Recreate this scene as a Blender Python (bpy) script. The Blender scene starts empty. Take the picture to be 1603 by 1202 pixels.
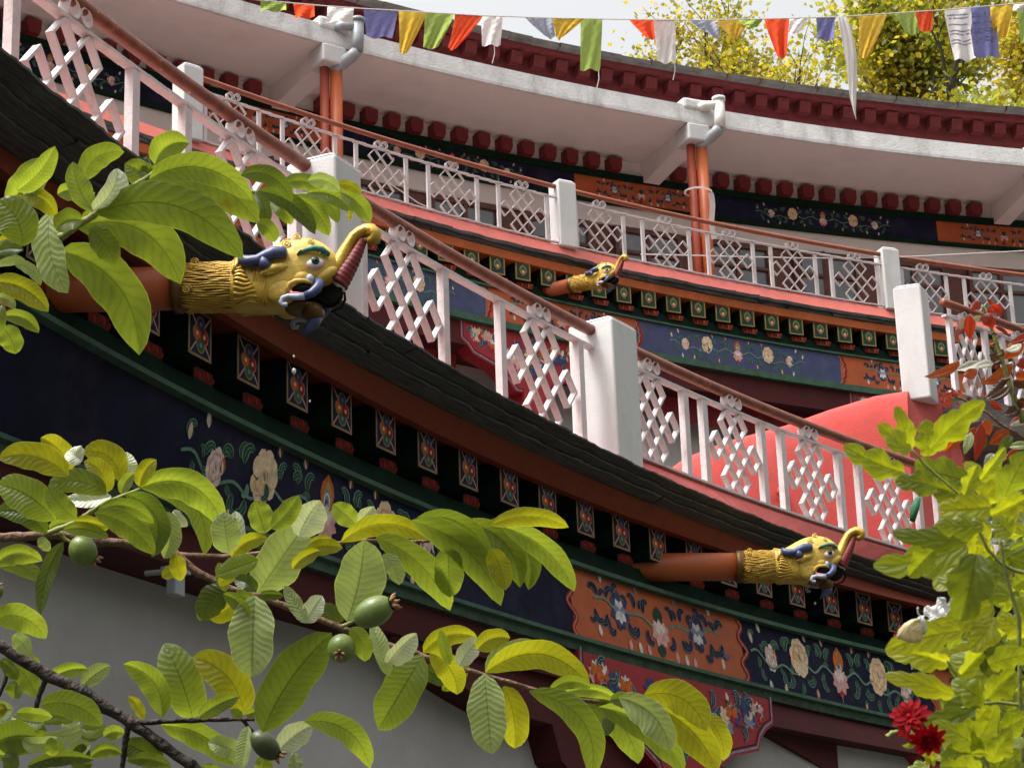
import bpy, math, random
from mathutils import Vector, Matrix
from math import sin, cos, pi, radians
random.seed(7)
SC = bpy.context.scene
COL = SC.collection
# ------------------------------------------------------------------ camera
CZ = 1.6
cd = bpy.data.cameras.new('camera'); CAM = bpy.data.objects.new('camera', cd); COL.objects.link(CAM)
FPX = 3600.0; cd.sensor_width = 36; cd.lens = 36*FPX/1603; cd.clip_start = .05; cd.clip_end = 2000
_p = radians(18.3); _r = radians(2.0)
Fv = Vector((0, cos(_p), sin(_p))); _u = Vector((0, -sin(_p), cos(_p))); _x = Vector((1, 0, 0))
Rv = _x*cos(_r) - _u*sin(_r); Uv = _x*sin(_r) + _u*cos(_r)
CAM.matrix_world = Matrix(((Rv.x, Uv.x, -Fv.x, 0), (Rv.y, Uv.y, -Fv.y, 0), (Rv.z, Uv.z, -Fv.z, CZ), (0, 0, 0, 1)))
cd.dof.use_dof = True; cd.dof.focus_distance = 7.0; cd.dof.aperture_fstop = 45
SC.camera = CAM
def at(px, py, d):
    """world point seen at photo pixel (px, py) at depth d metres"""
    return Vector((0, 0, CZ)) + (Rv*((px-801.5)/FPX) - Uv*((py-601)/FPX) + Fv)*d
# ------------------------------------------------------------------ light
SUN = Vector((-.40, -.22, .93)).normalized()
w = bpy.data.worlds.new('World'); SC.world = w; w.use_nodes = True
nt = w.node_tree; nt.nodes.clear()
sky = nt.nodes.new('ShaderNodeTexSky'); sky.sky_type = 'NISHITA'; sky.sun_disc = False
sky.sun_elevation = math.asin(SUN.z); sky.sun_rotation = math.atan2(SUN.x, SUN.y); sky.air_density = 1.6; sky.dust_density = 9.0; sky.ozone_density = .6
hs = nt.nodes.new('ShaderNodeHueSaturation'); hs.inputs['Saturation'].default_value = .12; hs.inputs['Value'].default_value = 1.0
bg = nt.nodes.new('ShaderNodeBackground'); bg.inputs['Strength'].default_value = .15
wo = nt.nodes.new('ShaderNodeOutputWorld')
nt.links.new(sky.outputs[0], hs.inputs['Color']); nt.links.new(hs.outputs[0], bg.inputs[0]); nt.links.new(bg.outputs[0], wo.inputs[0])
sl = bpy.data.lights.new('sun', 'SUN'); sl.energy = 1.5; sl.angle = radians(14); sl.color = (1, .95, .87)
so = bpy.data.objects.new('sun', sl); COL.objects.link(so)
so.rotation_euler = SUN.to_track_quat('Z', 'Y').to_euler(); so.location = (-20, -20, 40)
SC.view_settings.view_transform = 'Standard'; SC.view_settings.look = 'None'
SC.view_settings.exposure = .95; SC.view_settings.gamma = 1
SC.cycles.max_bounces = 8; SC.cycles.transparent_max_bounces = 8
# ------------------------------------------------------------------ materials
def hexc(h):
    h = h.lstrip('#'); v = [int(h[i:i+2], 16)/255 for i in (0, 2, 4)]
    return tuple(c/12.92 if c <= .04045 else ((c+.055)/1.055)**2.4 for c in v)
MATS = {}
def pm(name, col, rough=.65, var=.18, scale=6, bump=.15, bscale=40, stretch=(1, 1, 1), dirt=None, dirt_amt=.4, dscale=1.5, dlo=.5, dhi=.7, metal=0, spec=.4, trans=None, dstretch=None):
    """painted / plain surface: base colour with noise variation, optional dirt patches, bump"""
    m = bpy.data.materials.new(name); m.use_nodes = True; t = m.node_tree; n = t.nodes; b = n['Principled BSDF']
    tc = n.new('ShaderNodeTexCoord'); mp = n.new('ShaderNodeMapping'); mp.inputs['Scale'].default_value = stretch
    t.links.new(tc.outputs['Object'], mp.inputs[0])
    nz = n.new('ShaderNodeTexNoise'); nz.inputs['Scale'].default_value = scale; nz.inputs['Detail'].default_value = 6; nz.inputs['Roughness'].default_value = .6
    t.links.new(mp.outputs[0], nz.inputs['Vector'])
    mr = n.new('ShaderNodeMapRange'); mr.inputs[1].default_value = .3; mr.inputs[2].default_value = .7; mr.inputs[3].default_value = 1-var; mr.inputs[4].default_value = 1+var
    t.links.new(nz.outputs[0], mr.inputs[0])
    mx = n.new('ShaderNodeMix'); mx.data_type = 'RGBA'; mx.blend_type = 'MULTIPLY'; mx.inputs[0].default_value = 1
    mx.inputs[6].default_value = (*col, 1); t.links.new(mr.outputs[0], mx.inputs[7])
    out = mx.outputs[2]
    if dirt:
        dn = n.new('ShaderNodeTexNoise'); dn.inputs['Scale'].default_value = dscale; dn.inputs['Detail'].default_value = 9; dn.inputs['Roughness'].default_value = .68
        if dstretch:
            m2 = n.new('ShaderNodeMapping'); m2.inputs['Scale'].default_value = dstretch; t.links.new(tc.outputs['Object'], m2.inputs[0]); t.links.new(m2.outputs[0], dn.inputs['Vector'])
        else: t.links.new(mp.outputs[0], dn.inputs['Vector'])
        dr = n.new('ShaderNodeMapRange'); dr.inputs[1].default_value = dlo; dr.inputs[2].default_value = dhi; dr.inputs[3].default_value = 0; dr.inputs[4].default_value = dirt_amt
        t.links.new(dn.outputs[0], dr.inputs[0])
        m3 = n.new('ShaderNodeMix'); m3.data_type = 'RGBA'; t.links.new(dr.outputs[0], m3.inputs[0]); t.links.new(out, m3.inputs[6]); m3.inputs[7].default_value = (*dirt, 1); out = m3.outputs[2]
    t.links.new(out, b.inputs['Base Color'])
    b.inputs['Roughness'].default_value = rough; b.inputs['Metallic'].default_value = metal; b.inputs['Specular IOR Level'].default_value = spec
    if bump:
        bn = n.new('ShaderNodeTexNoise'); bn.inputs['Scale'].default_value = bscale; bn.inputs['Detail'].default_value = 5
        t.links.new(mp.outputs[0], bn.inputs['Vector'])
        bp = n.new('ShaderNodeBump'); bp.inputs['Strength'].default_value = bump; bp.inputs['Distance'].default_value = .02
        t.links.new(bn.outputs[0], bp.inputs['Height']); t.links.new(bp.outputs[0], b.inputs['Normal'])
    if trans:
        tr = n.new('ShaderNodeBsdfTranslucent'); tr.inputs[0].default_value = (*trans[:3], 1)
        ms = n.new('ShaderNodeMixShader'); ms.inputs[0].default_value = trans[3]
        t.links.new(b.outputs[0], ms.inputs[1]); t.links.new(tr.outputs[0], ms.inputs[2]); t.links.new(ms.outputs[0], n['Material Output'].inputs[0])
    MATS[name] = m
    return m
def leafmat(name, col, tcol, tfac, rough=.42, nv=9, vein=.55, spec=.5, edge=True, spots=.55):
    m = bpy.data.materials.new(name); m.use_nodes = True; t = m.node_tree; n = t.nodes; b = n['Principled BSDF']; L = t.links.new
    uv = n.new('ShaderNodeTexCoord'); sp = n.new('ShaderNodeSeparateXYZ'); L(uv.outputs['UV'], sp.inputs[0])
    def M(op, a, b_=None):
        k = n.new('ShaderNodeMath'); k.operation = op
        for i, v in enumerate((a, b_)):
            if v is None: continue
            if isinstance(v, (int, float)): k.inputs[i].default_value = v
            else: L(v, k.inputs[i])
        return k.outputs[0]
    v = M('ABSOLUTE', M('SUBTRACT', sp.outputs[1], .5)); v = M('MULTIPLY', v, 2)       # 0 midrib .. 1 edge
    nzw = n.new('ShaderNodeTexNoise'); nzw.inputs['Scale'].default_value = 5; L(uv.outputs['UV'], nzw.inputs['Vector'])
    oi0 = n.new('ShaderNodeObjectInfo')
    ph = M('SUBTRACT', M('MULTIPLY', sp.outputs[0], M('MULTIPLY_ADD', oi0.outputs['Random'], nv*.45)), M('MULTIPLY', v, 1.7)); ph.node.inputs[0].links[0].from_node.inputs[1].links[0].from_node.inputs[2].default_value = nv*.8
    ph = M('ADD', ph, M('MULTIPLY', nzw.outputs[0], 1.1))
    saw = M('ABSOLUTE', M('SUBTRACT', M('FRACT', ph), .5))      # 0 at vein
    ve = M('LESS_THAN', saw, .045)
    soft = M('SUBTRACT', 1, M('MINIMUM', M('MULTIPLY', saw, 3.2), 1))
    mid = M('LESS_THAN', v, .035)
    vm = M('MAXIMUM', M('MULTIPLY', ve, .45), mid)
    nz = n.new('ShaderNodeTexNoise'); nz.inputs['Scale'].default_value = 18; nz.inputs['Detail'].default_value = 6
    L(uv.outputs['Object'], nz.inputs['Vector'])
    oi = n.new('ShaderNodeObjectInfo')
    fac = M('ADD', M('MULTIPLY', nz.outputs[0], .7), M('ADD', M('MULTIPLY', oi.outputs['Random'], .35), M('MULTIPLY', soft, -.12)))
    mr = n.new('ShaderNodeMapRange'); L(fac, mr.inputs[0]); mr.inputs[1].default_value = .1; mr.inputs[2].default_value = .9; mr.inputs[3].default_value = .68; mr.inputs[4].default_value = 1.3
    def shade(c, vf):
        mx = n.new('ShaderNodeMix'); mx.data_type = 'RGBA'; mx.blend_type = 'MULTIPLY'; mx.inputs[0].default_value = 1; mx.inputs[6].default_value = (*c, 1); L(mr.outputs[0], mx.inputs[7])
        m2 = n.new('ShaderNodeMix'); m2.data_type = 'RGBA'; L(vm, m2.inputs[0]); L(mx.outputs[2], m2.inputs[6]); m2.inputs[7].default_value = (*[x*vf for x in c], 1)
        o = m2.outputs[2]
        if spots:
            sn = n.new('ShaderNodeTexNoise'); sn.inputs['Scale'].default_value = 30; sn.inputs['Detail'].default_value = 3; L(uv.outputs['Object'], sn.inputs['Vector'])
            sr = n.new('ShaderNodeMapRange'); L(sn.outputs[0], sr.inputs[0]); sr.inputs[1].default_value = .68; sr.inputs[2].default_value = .74; sr.inputs[4].default_value = spots
            m3 = n.new('ShaderNodeMix'); m3.data_type = 'RGBA'; L(sr.outputs[0], m3.inputs[0]); L(o, m3.inputs[6]); m3.inputs[7].default_value = (c[0]*.9, c[1]*.45, c[2]*.4, 1); o = m3.outputs[2]
        if edge:
            e = M('GREATER_THAN', v, .955)  # thin highlight painted into the colour along the blade margin
            m4 = n.new('ShaderNodeMix'); m4.data_type = 'RGBA'; L(M('MULTIPLY', e, .35), m4.inputs[0]); L(o, m4.inputs[6]); m4.inputs[7].default_value = (min(1, c[0]*2.2), min(1, c[1]*2), c[2]*2+.03, 1); o = m4.outputs[2]
        return o
    L(shade(col, .7), b.inputs['Base Color']); b.inputs['Roughness'].default_value = rough; b.inputs['Specular IOR Level'].default_value = spec
    tr = n.new('ShaderNodeBsdfTranslucent'); L(shade(tcol, vein), tr.inputs[0])
    bp = n.new('ShaderNodeBump'); bp.inputs['Strength'].default_value = .32; bp.inputs['Distance'].default_value = .004
    hh = M('ADD', M('MULTIPLY', saw, 1.0), M('MULTIPLY', nz.outputs[0], .35)); L(hh, bp.inputs['Height']); L(bp.outputs[0], b.inputs['Normal'])
    ms = n.new('ShaderNodeMixShader'); ms.inputs[0].default_value = tfac
    L(b.outputs[0], ms.inputs[1]); L(tr.outputs[0], ms.inputs[2]); res = ms.outputs[0]
    if spots:
        hn = n.new('ShaderNodeTexNoise'); hn.inputs['Scale'].default_value = 30; hn.inputs['Detail'].default_value = 3; L(uv.outputs['Object'], hn.inputs['Vector'])
        hole = M('MULTIPLY', M('GREATER_THAN', hn.outputs[0], .755), M('GREATER_THAN', oi.outputs['Random'], .45))
        tp_ = n.new('ShaderNodeBsdfTransparent'); m5 = n.new('ShaderNodeMixShader'); L(hole, m5.inputs[0]); L(res, m5.inputs[1]); L(tp_.outputs[0], m5.inputs[2]); res = m5.outputs[0]
    L(res, n['Material Output'].inputs[0])
    MATS[name] = m
    return m
pm('white_paint', (.58, .52, .52), .65, .08, 5, .2, 40, dirt=(.33, .27, .25), dirt_amt=.75, dscale=5, dlo=.5, dhi=.72)
pm('white_plaster', (.55, .545, .54), .8, .06, 2, .22, 70, dirt=(.42, .40, .38), dirt_amt=.55, dscale=2.2, dlo=.5, dhi=.72, dstretch=(2, 2, .8))
pm('slab_edge', (.64, .63, .625), .8, .12, 3, .5, 22, dirt=(.30, .29, .28), dirt_amt=.7, dscale=1.2, dlo=.48, dhi=.72, dstretch=(2.5, 2.5, .8))
pm('soffit', (.74, .70, .685), .85, .05, .8, .15, 20, dirt=(.42, .37, .35), dirt_amt=.5, dscale=.8, dlo=.48, dhi=.75)
pm('rust_rail', (.215, .06, .032), .45, .3, 9, .3, 40, dirt=(.55, .42, .36), dirt_amt=.6, dscale=14, dlo=.63, dhi=.68)
pm('orange_rail', (.29, .085, .045), .5, .15, 6, .15, 40, dirt=(.5, .3, .22), dirt_amt=.4, dscale=9, dlo=.6, dhi=.7)
pm('pipe_orange', (.40, .09, .025), .45, .12, 4, .1, 40, dirt=(.3, .06, .02), dirt_amt=.4, dscale=3)
pm('column_red', (.33, .06, .03), .5, .12, 4, .1, 40)
pm('pipe_grey', (.26, .28, .30), .45, .08, 8, .05, 40)
pm('pipe_white', (.66, .65, .61), .45, .06, 8, .05, 40)
def slatemat():
    m = bpy.data.materials.new('slate'); m.use_nodes = True; t = m.node_tree; n = t.nodes; b = n['Principled BSDF']; L = t.links.new
    tc = n.new('ShaderNodeTexCoord'); mp = n.new('ShaderNodeMapping'); mp.inputs['Scale'].default_value = (1.3, 14, 1); L(tc.outputs['UV'], mp.inputs[0])
    a = n.new('ShaderNodeTexNoise'); a.inputs['Scale'].default_value = 2.2; a.inputs['Detail'].default_value = 10; a.inputs['Roughness'].default_value = .7; L(mp.outputs[0], a.inputs['Vector'])
    r = n.new('ShaderNodeValToRGB'); e = r.color_ramp.elements; e[0].position = .32; e[0].color = (.018, .019, .020, 1); e[1].position = .72; e[1].color = (.165, .165, .163, 1); L(a.outputs[0], r.inputs[0])
    k = n.new('ShaderNodeTexNoise'); k.inputs['Scale'].default_value = 1.1; k.inputs['Detail'].default_value = 8; L(tc.outputs['UV'], k.inputs['Vector'])
    kr = n.new('ShaderNodeMapRange'); kr.inputs[1].default_value = .6; kr.inputs[2].default_value = .75; kr.inputs[4].default_value = .6; L(k.outputs[0], kr.inputs[0])
    mx = n.new('ShaderNodeMix'); mx.data_type = 'RGBA'; L(kr.outputs[0], mx.inputs[0]); L(r.outputs[0], mx.inputs[6]); mx.inputs[7].default_value = (.14, .135, .125, 1); L(mx.outputs[2], b.inputs['Base Color'])
    b.inputs['Roughness'].default_value = .46; b.inputs['Specular IOR Level'].default_value = .4
    bp = n.new('ShaderNodeBump'); bp.inputs['Strength'].default_value = .8; bp.inputs['Distance'].default_value = .02; L(a.outputs[0], bp.inputs['Height']); L(bp.outputs[0], b.inputs['Normal'])
    MATS['slate'] = m
slatemat()
pm('slate_roof', (.13, .115, .105), .8, .35, 3, .6, 14, stretch=(1, 1, 3), dirt=(.06, .05, .04), dirt_amt=.7, dscale=2.5)
pm('fascia_red', (.20, .028, .006), .7, .2, 5, .25, 30, dirt=(.09, .02, .010), dirt_amt=.6, dscale=5)
pm('fascia_orange', (.46, .105, .022), .6, .2, 6, .2, 30, dirt=(.2, .04, .01), dirt_amt=.5, dscale=3)
pm('coping_red', (.50, .10, .085), .75, .14, 4, .4, 40, dirt=(.30, .07, .06), dirt_amt=.5, dscale=4)
pm('coping_salmon', (.62, .155, .125), .7, .08, 3, .2, 30, dirt=(.40, .1, .08), dirt_amt=.45, dscale=2.2)
pm('hip_red', (.50, .055, .045), .65, .1, 2, .3, 40, dirt=(.36, .045, .04), dirt_amt=.6, dscale=2.2, dlo=.45)
pm('green_dark', (.005, .019, .0105), .8, .3, 5, .15, 30, spec=.12)
pm('green_trim', (.040, .095, .058), .75, .25, 7, .2, 30, dirt=(.03, .05, .035), dirt_amt=.6, dscale=5)
pm('green_moss', (.026, .060, .034), .7, .5, 9, .3, 30, dirt=(.07, .085, .055), dirt_amt=.6, dscale=7)
pm('navy', (.011, .011, .032), .8, .35, 3, .1, 30, dirt=(.042, .034, .050), dirt_amt=.6, dscale=2.5, spec=.15)
pm('navy_light', (.045, .055, .13), .6, .25, 4, .1, 30, dirt=(.075, .08, .13), dirt_amt=.5, dscale=3)
pm('panel_orange', (.42, .085, .018), .6, .16, 4, .1, 30, dirt=(.27, .05, .015), dirt_amt=.5, dscale=3)
pm('maroon', (.065, .006, .006), .8, .2, 3, .1, 30)
pm('maroon_roof', (.125, .014, .015), .8, .25, 5, .6, 30, dirt=(.06, .010, .010), dirt_amt=.5, dscale=3)
pm('dentil_red', (.16, .018, .020), .55, .15, 4, .1, 30)
pm('crimson', (.30, .012, .020), .55, .15, 4, .1, 30)
pm('curtain', (.20, .015, .018), .8, .2, 6, .1, 30)
pm('wall_grey', (.40, .385, .375), .85, .08, 1, .15, 30, dirt=(.25, .225, .21), dirt_amt=.6, dscale=.6, dlo=.45, dhi=.75)
pm('floor_grey', (.34, .235, .22), .8, .12, 2, .2, 20)
pm('wall_lintel', (.62, .56, .53), .8, .06, 1, .1, 30)
pm('frame_brown', (.11, .038, .026), .5, .2, 6, .1, 30)
pm('glass', (.10, .105, .11), .12, .35, 1.2, 0, spec=.8)
pm('blind', (.30, .30, .30), .7, .1, 2, 0)
# painted ornament colours
P = {'tan': (.34, .22, .10), 'gold': (.33, .22, .065), 'pink': (.62, .33, .30), 'pinkl': (.70, .55, .50), 'peach': (.66, .36, .16), 'peachl': (.72, .53, .35),
     'white': (.66, .63, .60), 'lgreen': (.13, .24, .17), 'dgreen': (.015, .055, .032), 'mgreen': (.03, .13, .06), 'red': (.38, .02, .02), 'orange': (.52, .12, .02),
     'blue': (.045, .06, .16), 'lblue': (.22, .24, .33), 'navyp': (.012, .016, .05), 'black': (.008, .012, .010), 'crim': (.30, .012, .02), 'dorange': (.11, .02, .009), 'slateblue': (.1, .12, .2)}
for k, c in P.items(): pm('paint_'+k, c, .75, .28, 22, 0, dirt=tuple(.45*x+.012 for x in c), dirt_amt=.55, dscale=6, dlo=.48, dhi=.7, spec=.2)
PK = list(P)
pm('gold', (.54, .33, .042), .36, .22, 8, .25, 45, dirt=(.26, .12, .012), dirt_amt=.55, dscale=7, dlo=.5, dhi=.7, metal=.25, spec=.5)
pm('gold_face', (.60, .41, .062), .46, .18, 9, .3, 30, dirt=(.34, .15, .015), dirt_amt=.75, dscale=6, dlo=.5, dhi=.72, spec=.5)
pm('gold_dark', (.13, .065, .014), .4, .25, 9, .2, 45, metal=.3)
pm('horn_blue', (.055, .07, .155), .4, .2, 10, .15, 30)
pm('brow_teal', (.05, .17, .125), .5, .2, 14, .2, 40)
pm('eye_white', (.75, .72, .70), .25, .05, 10, 0, spec=.6)
pm('eye_rim', (.62, .30, .26), .4, .1, 10, 0)
pm('eye_green', (.02, .05, .03), .2, .1, 10, 0, spec=.7)
pm('black_paint', (.008, .008, .008), .35, .1, 10, 0)
pm('trunk_red', (.17, .018, .018), .5, .2, 12, .2, 50)
pm('tongue', (.62, .20, .18), .4, .1, 10, 0)
pm('mouth_dark', (.008, .008, .007), .9, .1, 10, 0, spec=.05)
pm('whisker_grey', (.33, .36, .45), .4, .15, 10, 0)
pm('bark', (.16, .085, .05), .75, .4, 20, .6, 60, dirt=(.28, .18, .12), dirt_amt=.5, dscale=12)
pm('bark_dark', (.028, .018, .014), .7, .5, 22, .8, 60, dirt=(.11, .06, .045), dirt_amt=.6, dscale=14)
pm('stem_green', (.20, .22, .05), .6, .2, 20, .2, 60)
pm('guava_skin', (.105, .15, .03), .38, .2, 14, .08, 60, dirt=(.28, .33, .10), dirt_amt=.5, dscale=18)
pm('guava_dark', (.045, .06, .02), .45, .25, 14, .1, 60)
pm('calyx', (.26, .14, .06), .7, .3, 30, .3, 60)
pm('tree_bark', (.10, .085, .07), .85, .3, 2, .4, 14)
pm('rope', (.55, .53, .50), .8, .1, 10, 0)
pm('drop', (.8, .8, .8), .05, .02, 5, 0, spec=.8)
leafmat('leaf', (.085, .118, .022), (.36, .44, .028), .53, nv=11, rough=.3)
leafmat('leaf_pale_sheen', (.29, .35, .15), (.38, .46, .08), .38, rough=.27, nv=11)  # pale leaves, with the whitish sheen of glossy guava blades put into the colour
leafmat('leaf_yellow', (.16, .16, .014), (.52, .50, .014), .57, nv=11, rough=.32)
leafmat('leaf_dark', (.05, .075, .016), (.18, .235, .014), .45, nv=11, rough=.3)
leafmat('leaf_highlight', (.62, .66, .50), (.55, .60, .22), .25, rough=.3)  # white highlight of glossy blades put into the leaf colour
leafmat('mum', (.15, .19, .02), (.48, .52, .012), .55, nv=5)
leafmat('mum_olive', (.085, .12, .02), (.30, .35, .012), .52, nv=5)
leafmat('mum_yellow', (.22, .24, .02), (.62, .62, .012), .58, nv=5)
leafmat('rose_red', (.17, .022, .012), (.55, .045, .01), .52, rough=.35, edge=False)
leafmat('rose_orange', (.20, .042, .012), (.58, .10, .01), .52, rough=.35, edge=False)
leafmat('rose_pale', (.36, .36, .28), (.35, .3, .12), .25, edge=False)
leafmat('rose_dark', (.05, .022, .012), (.16, .05, .01), .4, rough=.35, edge=False)
leafmat('tree_yellow', (.40, .31, .03), (.70, .56, .03), .5, edge=False, spots=0)
leafmat('tree_green', (.24, .25, .04), (.46, .48, .04), .5, edge=False, spots=0)
leafmat('petal_red', (.27, .001, .006), (.36, .001, .008), .3, rough=.6, spec=.15, edge=False, spots=0)
leafmat('petal_white', (.80, .79, .80), (.6, .6, .6), .35, edge=False, spots=0)
leafmat('wing', (.80, .70, .44), (.75, .65, .38), .45, nv=7, edge=False, spots=0)
for k, c in {'flag_blue': (.17, .17, .36), 'flag_yellow': (.60, .40, .05), 'flag_green': (.28, .38, .09), 'flag_red': (.72, .085, .03), 'flag_white': (.66, .64, .62), 'flag_grey': (.34, .36, .44)}.items():
    pm(k, c, .85, .16, 9, .25, 60, trans=(min(1, c[0]*1.25), min(1, c[1]*1.25), min(1, c[2]*1.25), .62))
pm('ground', (.034, .034, .028), .9, .4, 1.5, .4, 6)
pm('hill', (.035, .042, .026), .9, .4, .5, .4, 2)
# ------------------------------------------------------------------ mesh helpers
def z_at_row(b, py):
    """height at which the vertical through b crosses photo row py"""
    lo, hi = 0, 40
    for _ in range(50):
        z = (lo+hi)/2; v = Vector((b.x, b.y, z-CZ)); y = 601-FPX*v.dot(Uv)/v.dot(Fv)
        if y > py: lo = z
        else: hi = z
    return z
class MB:
    def __init__(s): s.v = []; s.f = []; s.m = []; s.uv = {}
    def quad_grid(s, rows, mi=0, closed=False, uvs=None):
        o = len(s.v); nr = len(rows); nc = len(rows[0])
        for r in rows: s.v += [tuple(p) for p in r]
        for i in range(nr-1):
            for j in range(nc if closed else nc-1):
                k = (j+1) % nc
                s.f.append((o+i*nc+j, o+i*nc+k, o+(i+1)*nc+k, o+(i+1)*nc+j)); s.m.append(mi)
                if uvs: s.uv[len(s.f)-1] = (uvs[i][j], uvs[i][k], uvs[i+1][k], uvs[i+1][j])
        return o
    def poly(s, pts, mi=0):
        o = len(s.v); s.v += [tuple(p) for p in pts]; s.f.append(tuple(range(o, o+len(pts)))); s.m.append(mi)
    def hexa(s, c, mi=0):
        """8 corners: 0-3 one face ring, 4-7 opposite"""
        o = len(s.v); s.v += [tuple(p) for p in c]
        for q in ((0, 3, 2, 1), (4, 5, 6, 7), (0, 1, 5, 4), (1, 2, 6, 5), (2, 3, 7, 6), (3, 0, 4, 7)):
            s.f.append(tuple(o+i for i in q)); s.m.append(mi)
    def prism(s, pts, off, mi=0):
        """polygon pts (3d) extruded by vector off"""
        n = len(pts); o = len(s.v); s.v += [tuple(p) for p in pts] + [tuple(Vector(p)+off) for p in pts]
        s.f.append(tuple(range(o, o+n))); s.m.append(mi); s.f.append(tuple(range(o+2*n-1, o+n-1, -1))); s.m.append(mi)
        for i in range(n):
            j = (i+1) % n; s.f.append((o+j, o+i, o+n+i, o+n+j)); s.m.append(mi)
    def tube(s, pts, r, n=8, mi=0, cap=True):
        pts = [Vector(p) for p in pts]; rows = []; up = None
        for i, p in enumerate(pts):
            d = (pts[min(i+1, len(pts)-1)]-pts[max(i-1, 0)])
            if d.length < 1e-9: d = Vector((0, 0, 1))
            d.normalize()
            if up is None: up = Vector((0, 0, 1)) if abs(d.z) < .9 else Vector((1, 0, 0))
            a = up - d*up.dot(d); a.normalize(); b = d.cross(a); up = a
            rr = r[i] if isinstance(r, (list, tuple)) else r
            rows.append([p+a*(rr*cos(2*pi*k/n))+b*(rr*sin(2*pi*k/n)) for k in range(n)])
        o = s.quad_grid(rows, mi, True)
        if cap:
            s.f.append(tuple(o+k for k in range(n-1, -1, -1))); s.m.append(mi)
            e = o+(len(rows)-1)*n; s.f.append(tuple(e+k for k in range(n))); s.m.append(mi)
    def ell(s, c, ax, n=12, m=8, mi=0):
        """ellipsoid: ax = three axis vectors"""
        c = Vector(c); rows = []
        for i in range(m+1):
            t = pi*i/m; t = min(max(t, .02), pi-.02)
            rows.append([c+ax[2]*cos(t)+ax[0]*(sin(t)*cos(2*pi*k/n))+ax[1]*(sin(t)*sin(2*pi*k/n)) for k in range(n)])
        s.quad_grid(rows, mi, True)
    def build(s, name, mats, parent=None, smooth=False, loc=None):
        me = bpy.data.meshes.new(name); me.from_pydata(s.v, [], s.f)
        if isinstance(mats, str): mats = [mats]
        for k in mats: me.materials.append(MATS[k])
        me.polygons.foreach_set('material_index', s.m)
        if s.uv:
            l = me.uv_layers.new(name='UVMap')
            for pi_, q in s.uv.items():
                for a, li in enumerate(me.polygons[pi_].loop_indices): l.data[li].uv = q[a]
        if smooth: me.polygons.foreach_set('use_smooth', [True]*len(me.polygons))
        me.update()
        o = bpy.data.objects.new(name, me); COL.objects.link(o)
        if parent: o.parent = parent
        return o
def fixn(o):
    import bmesh
    bm = bmesh.new(); bm.from_mesh(o.data); bmesh.ops.recalc_face_normals(bm, faces=bm.faces); bm.to_mesh(o.data); bm.free(); return o
def bevel(o, wd, seg=2):
    m = o.modifiers.new('bevel', 'BEVEL'); m.width = wd; m.segments = seg; m.limit_method = 'ANGLE'; return o
def thing(name, label, cat, group=None):
    o = bpy.data.objects.new(name, None); COL.objects.link(o); o.empty_display_size = .1
    return tag(o, label, cat, group)
def tag(o, label, cat, group=None):
    o['label'] = label; o['category'] = cat
    if group: o['group'] = group
    return o
def struct(o, kind='structure'): o['kind'] = kind; return o
def copy_part(src, parent, M_=None):
    c = src.copy(); COL.objects.link(c); c.parent = parent
    if M_ is not None: c.matrix_local = M_
    return c
# ------------------------------------------------------------------ plan arcs of the temple
class Arc:
    def __init__(s, cx, cy, R): s.c = (cx, cy); s.R = R
    def __call__(s, t, o, z):
        a = t/s.R; return Vector((s.c[0]-(s.R+o)*cos(a), s.c[1]+(s.R+o)*sin(a), z+CZ))
    def tan(s, t): a = t/s.R; return Vector((sin(a), cos(a), 0))
    def nor(s, t): a = t/s.R; return Vector((cos(a), -sin(a), 0))     # toward the courtyard
A1 = Arc(32.247824, -.45349343, 37.39699671); A3 = Arc(22.8172592, -2.0960102, 47.02638730)
def poly_o(co, lo, hi):
    def f(t):
        t = min(max(t, lo), hi); r = 0
        for c in co: r = r*t+c
        return r
    return f
oA = poly_o([.0009, -.00913, -.70281], 12, 27.5); oB = poly_o([.0018, -.06433, .3435], 14, 27.5); oC = poly_o([-.0038, .15449, -1.66545], 14.5, 27)
oE = poly_o([-.00178, .06351, -.45798], 13, 26.5); oF = poly_o([.00335, -.1665, 2.0571], 13, 26.6); oG = poly_o([-.06684, 1.51666], 14, 26)
oR1 = lambda t: .18-.017*t
o2 = lambda t: -4.0+.083*(min(max(t, 36), 62)-50)
def frange(a, b, st):
    n = max(1, int(math.ceil((b-a)/st))); return [a+(b-a)*i/n for i in range(n+1)]
def loft(mb, arc, lines, s0, s1, st=.4, mi=0):
    """lines: list of (o function or number, z number or function of t); builds strips between consecutive lines"""
    ss = frange(s0, s1, st)
    f = lambda q, t: q(t) if callable(q) else q
    rows = [[arc(t, f(o, t), f(z, t)) for t in ss] for o, z in lines]
    mb.quad_grid(rows, mi)
def cell(mb, arc, s0, s1, oa, ob, z0, z1, mi=0):
    """curved box, oa = courtyard side offset, ob = wall side"""
    mb.hexa([arc(s0, oa, z0), arc(s1, oa, z0), arc(s1, ob, z0), arc(s0, ob, z0), arc(s0, oa, z1), arc(s1, oa, z1), arc(s1, ob, z1), arc(s0, ob, z1)], mi)
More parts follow.
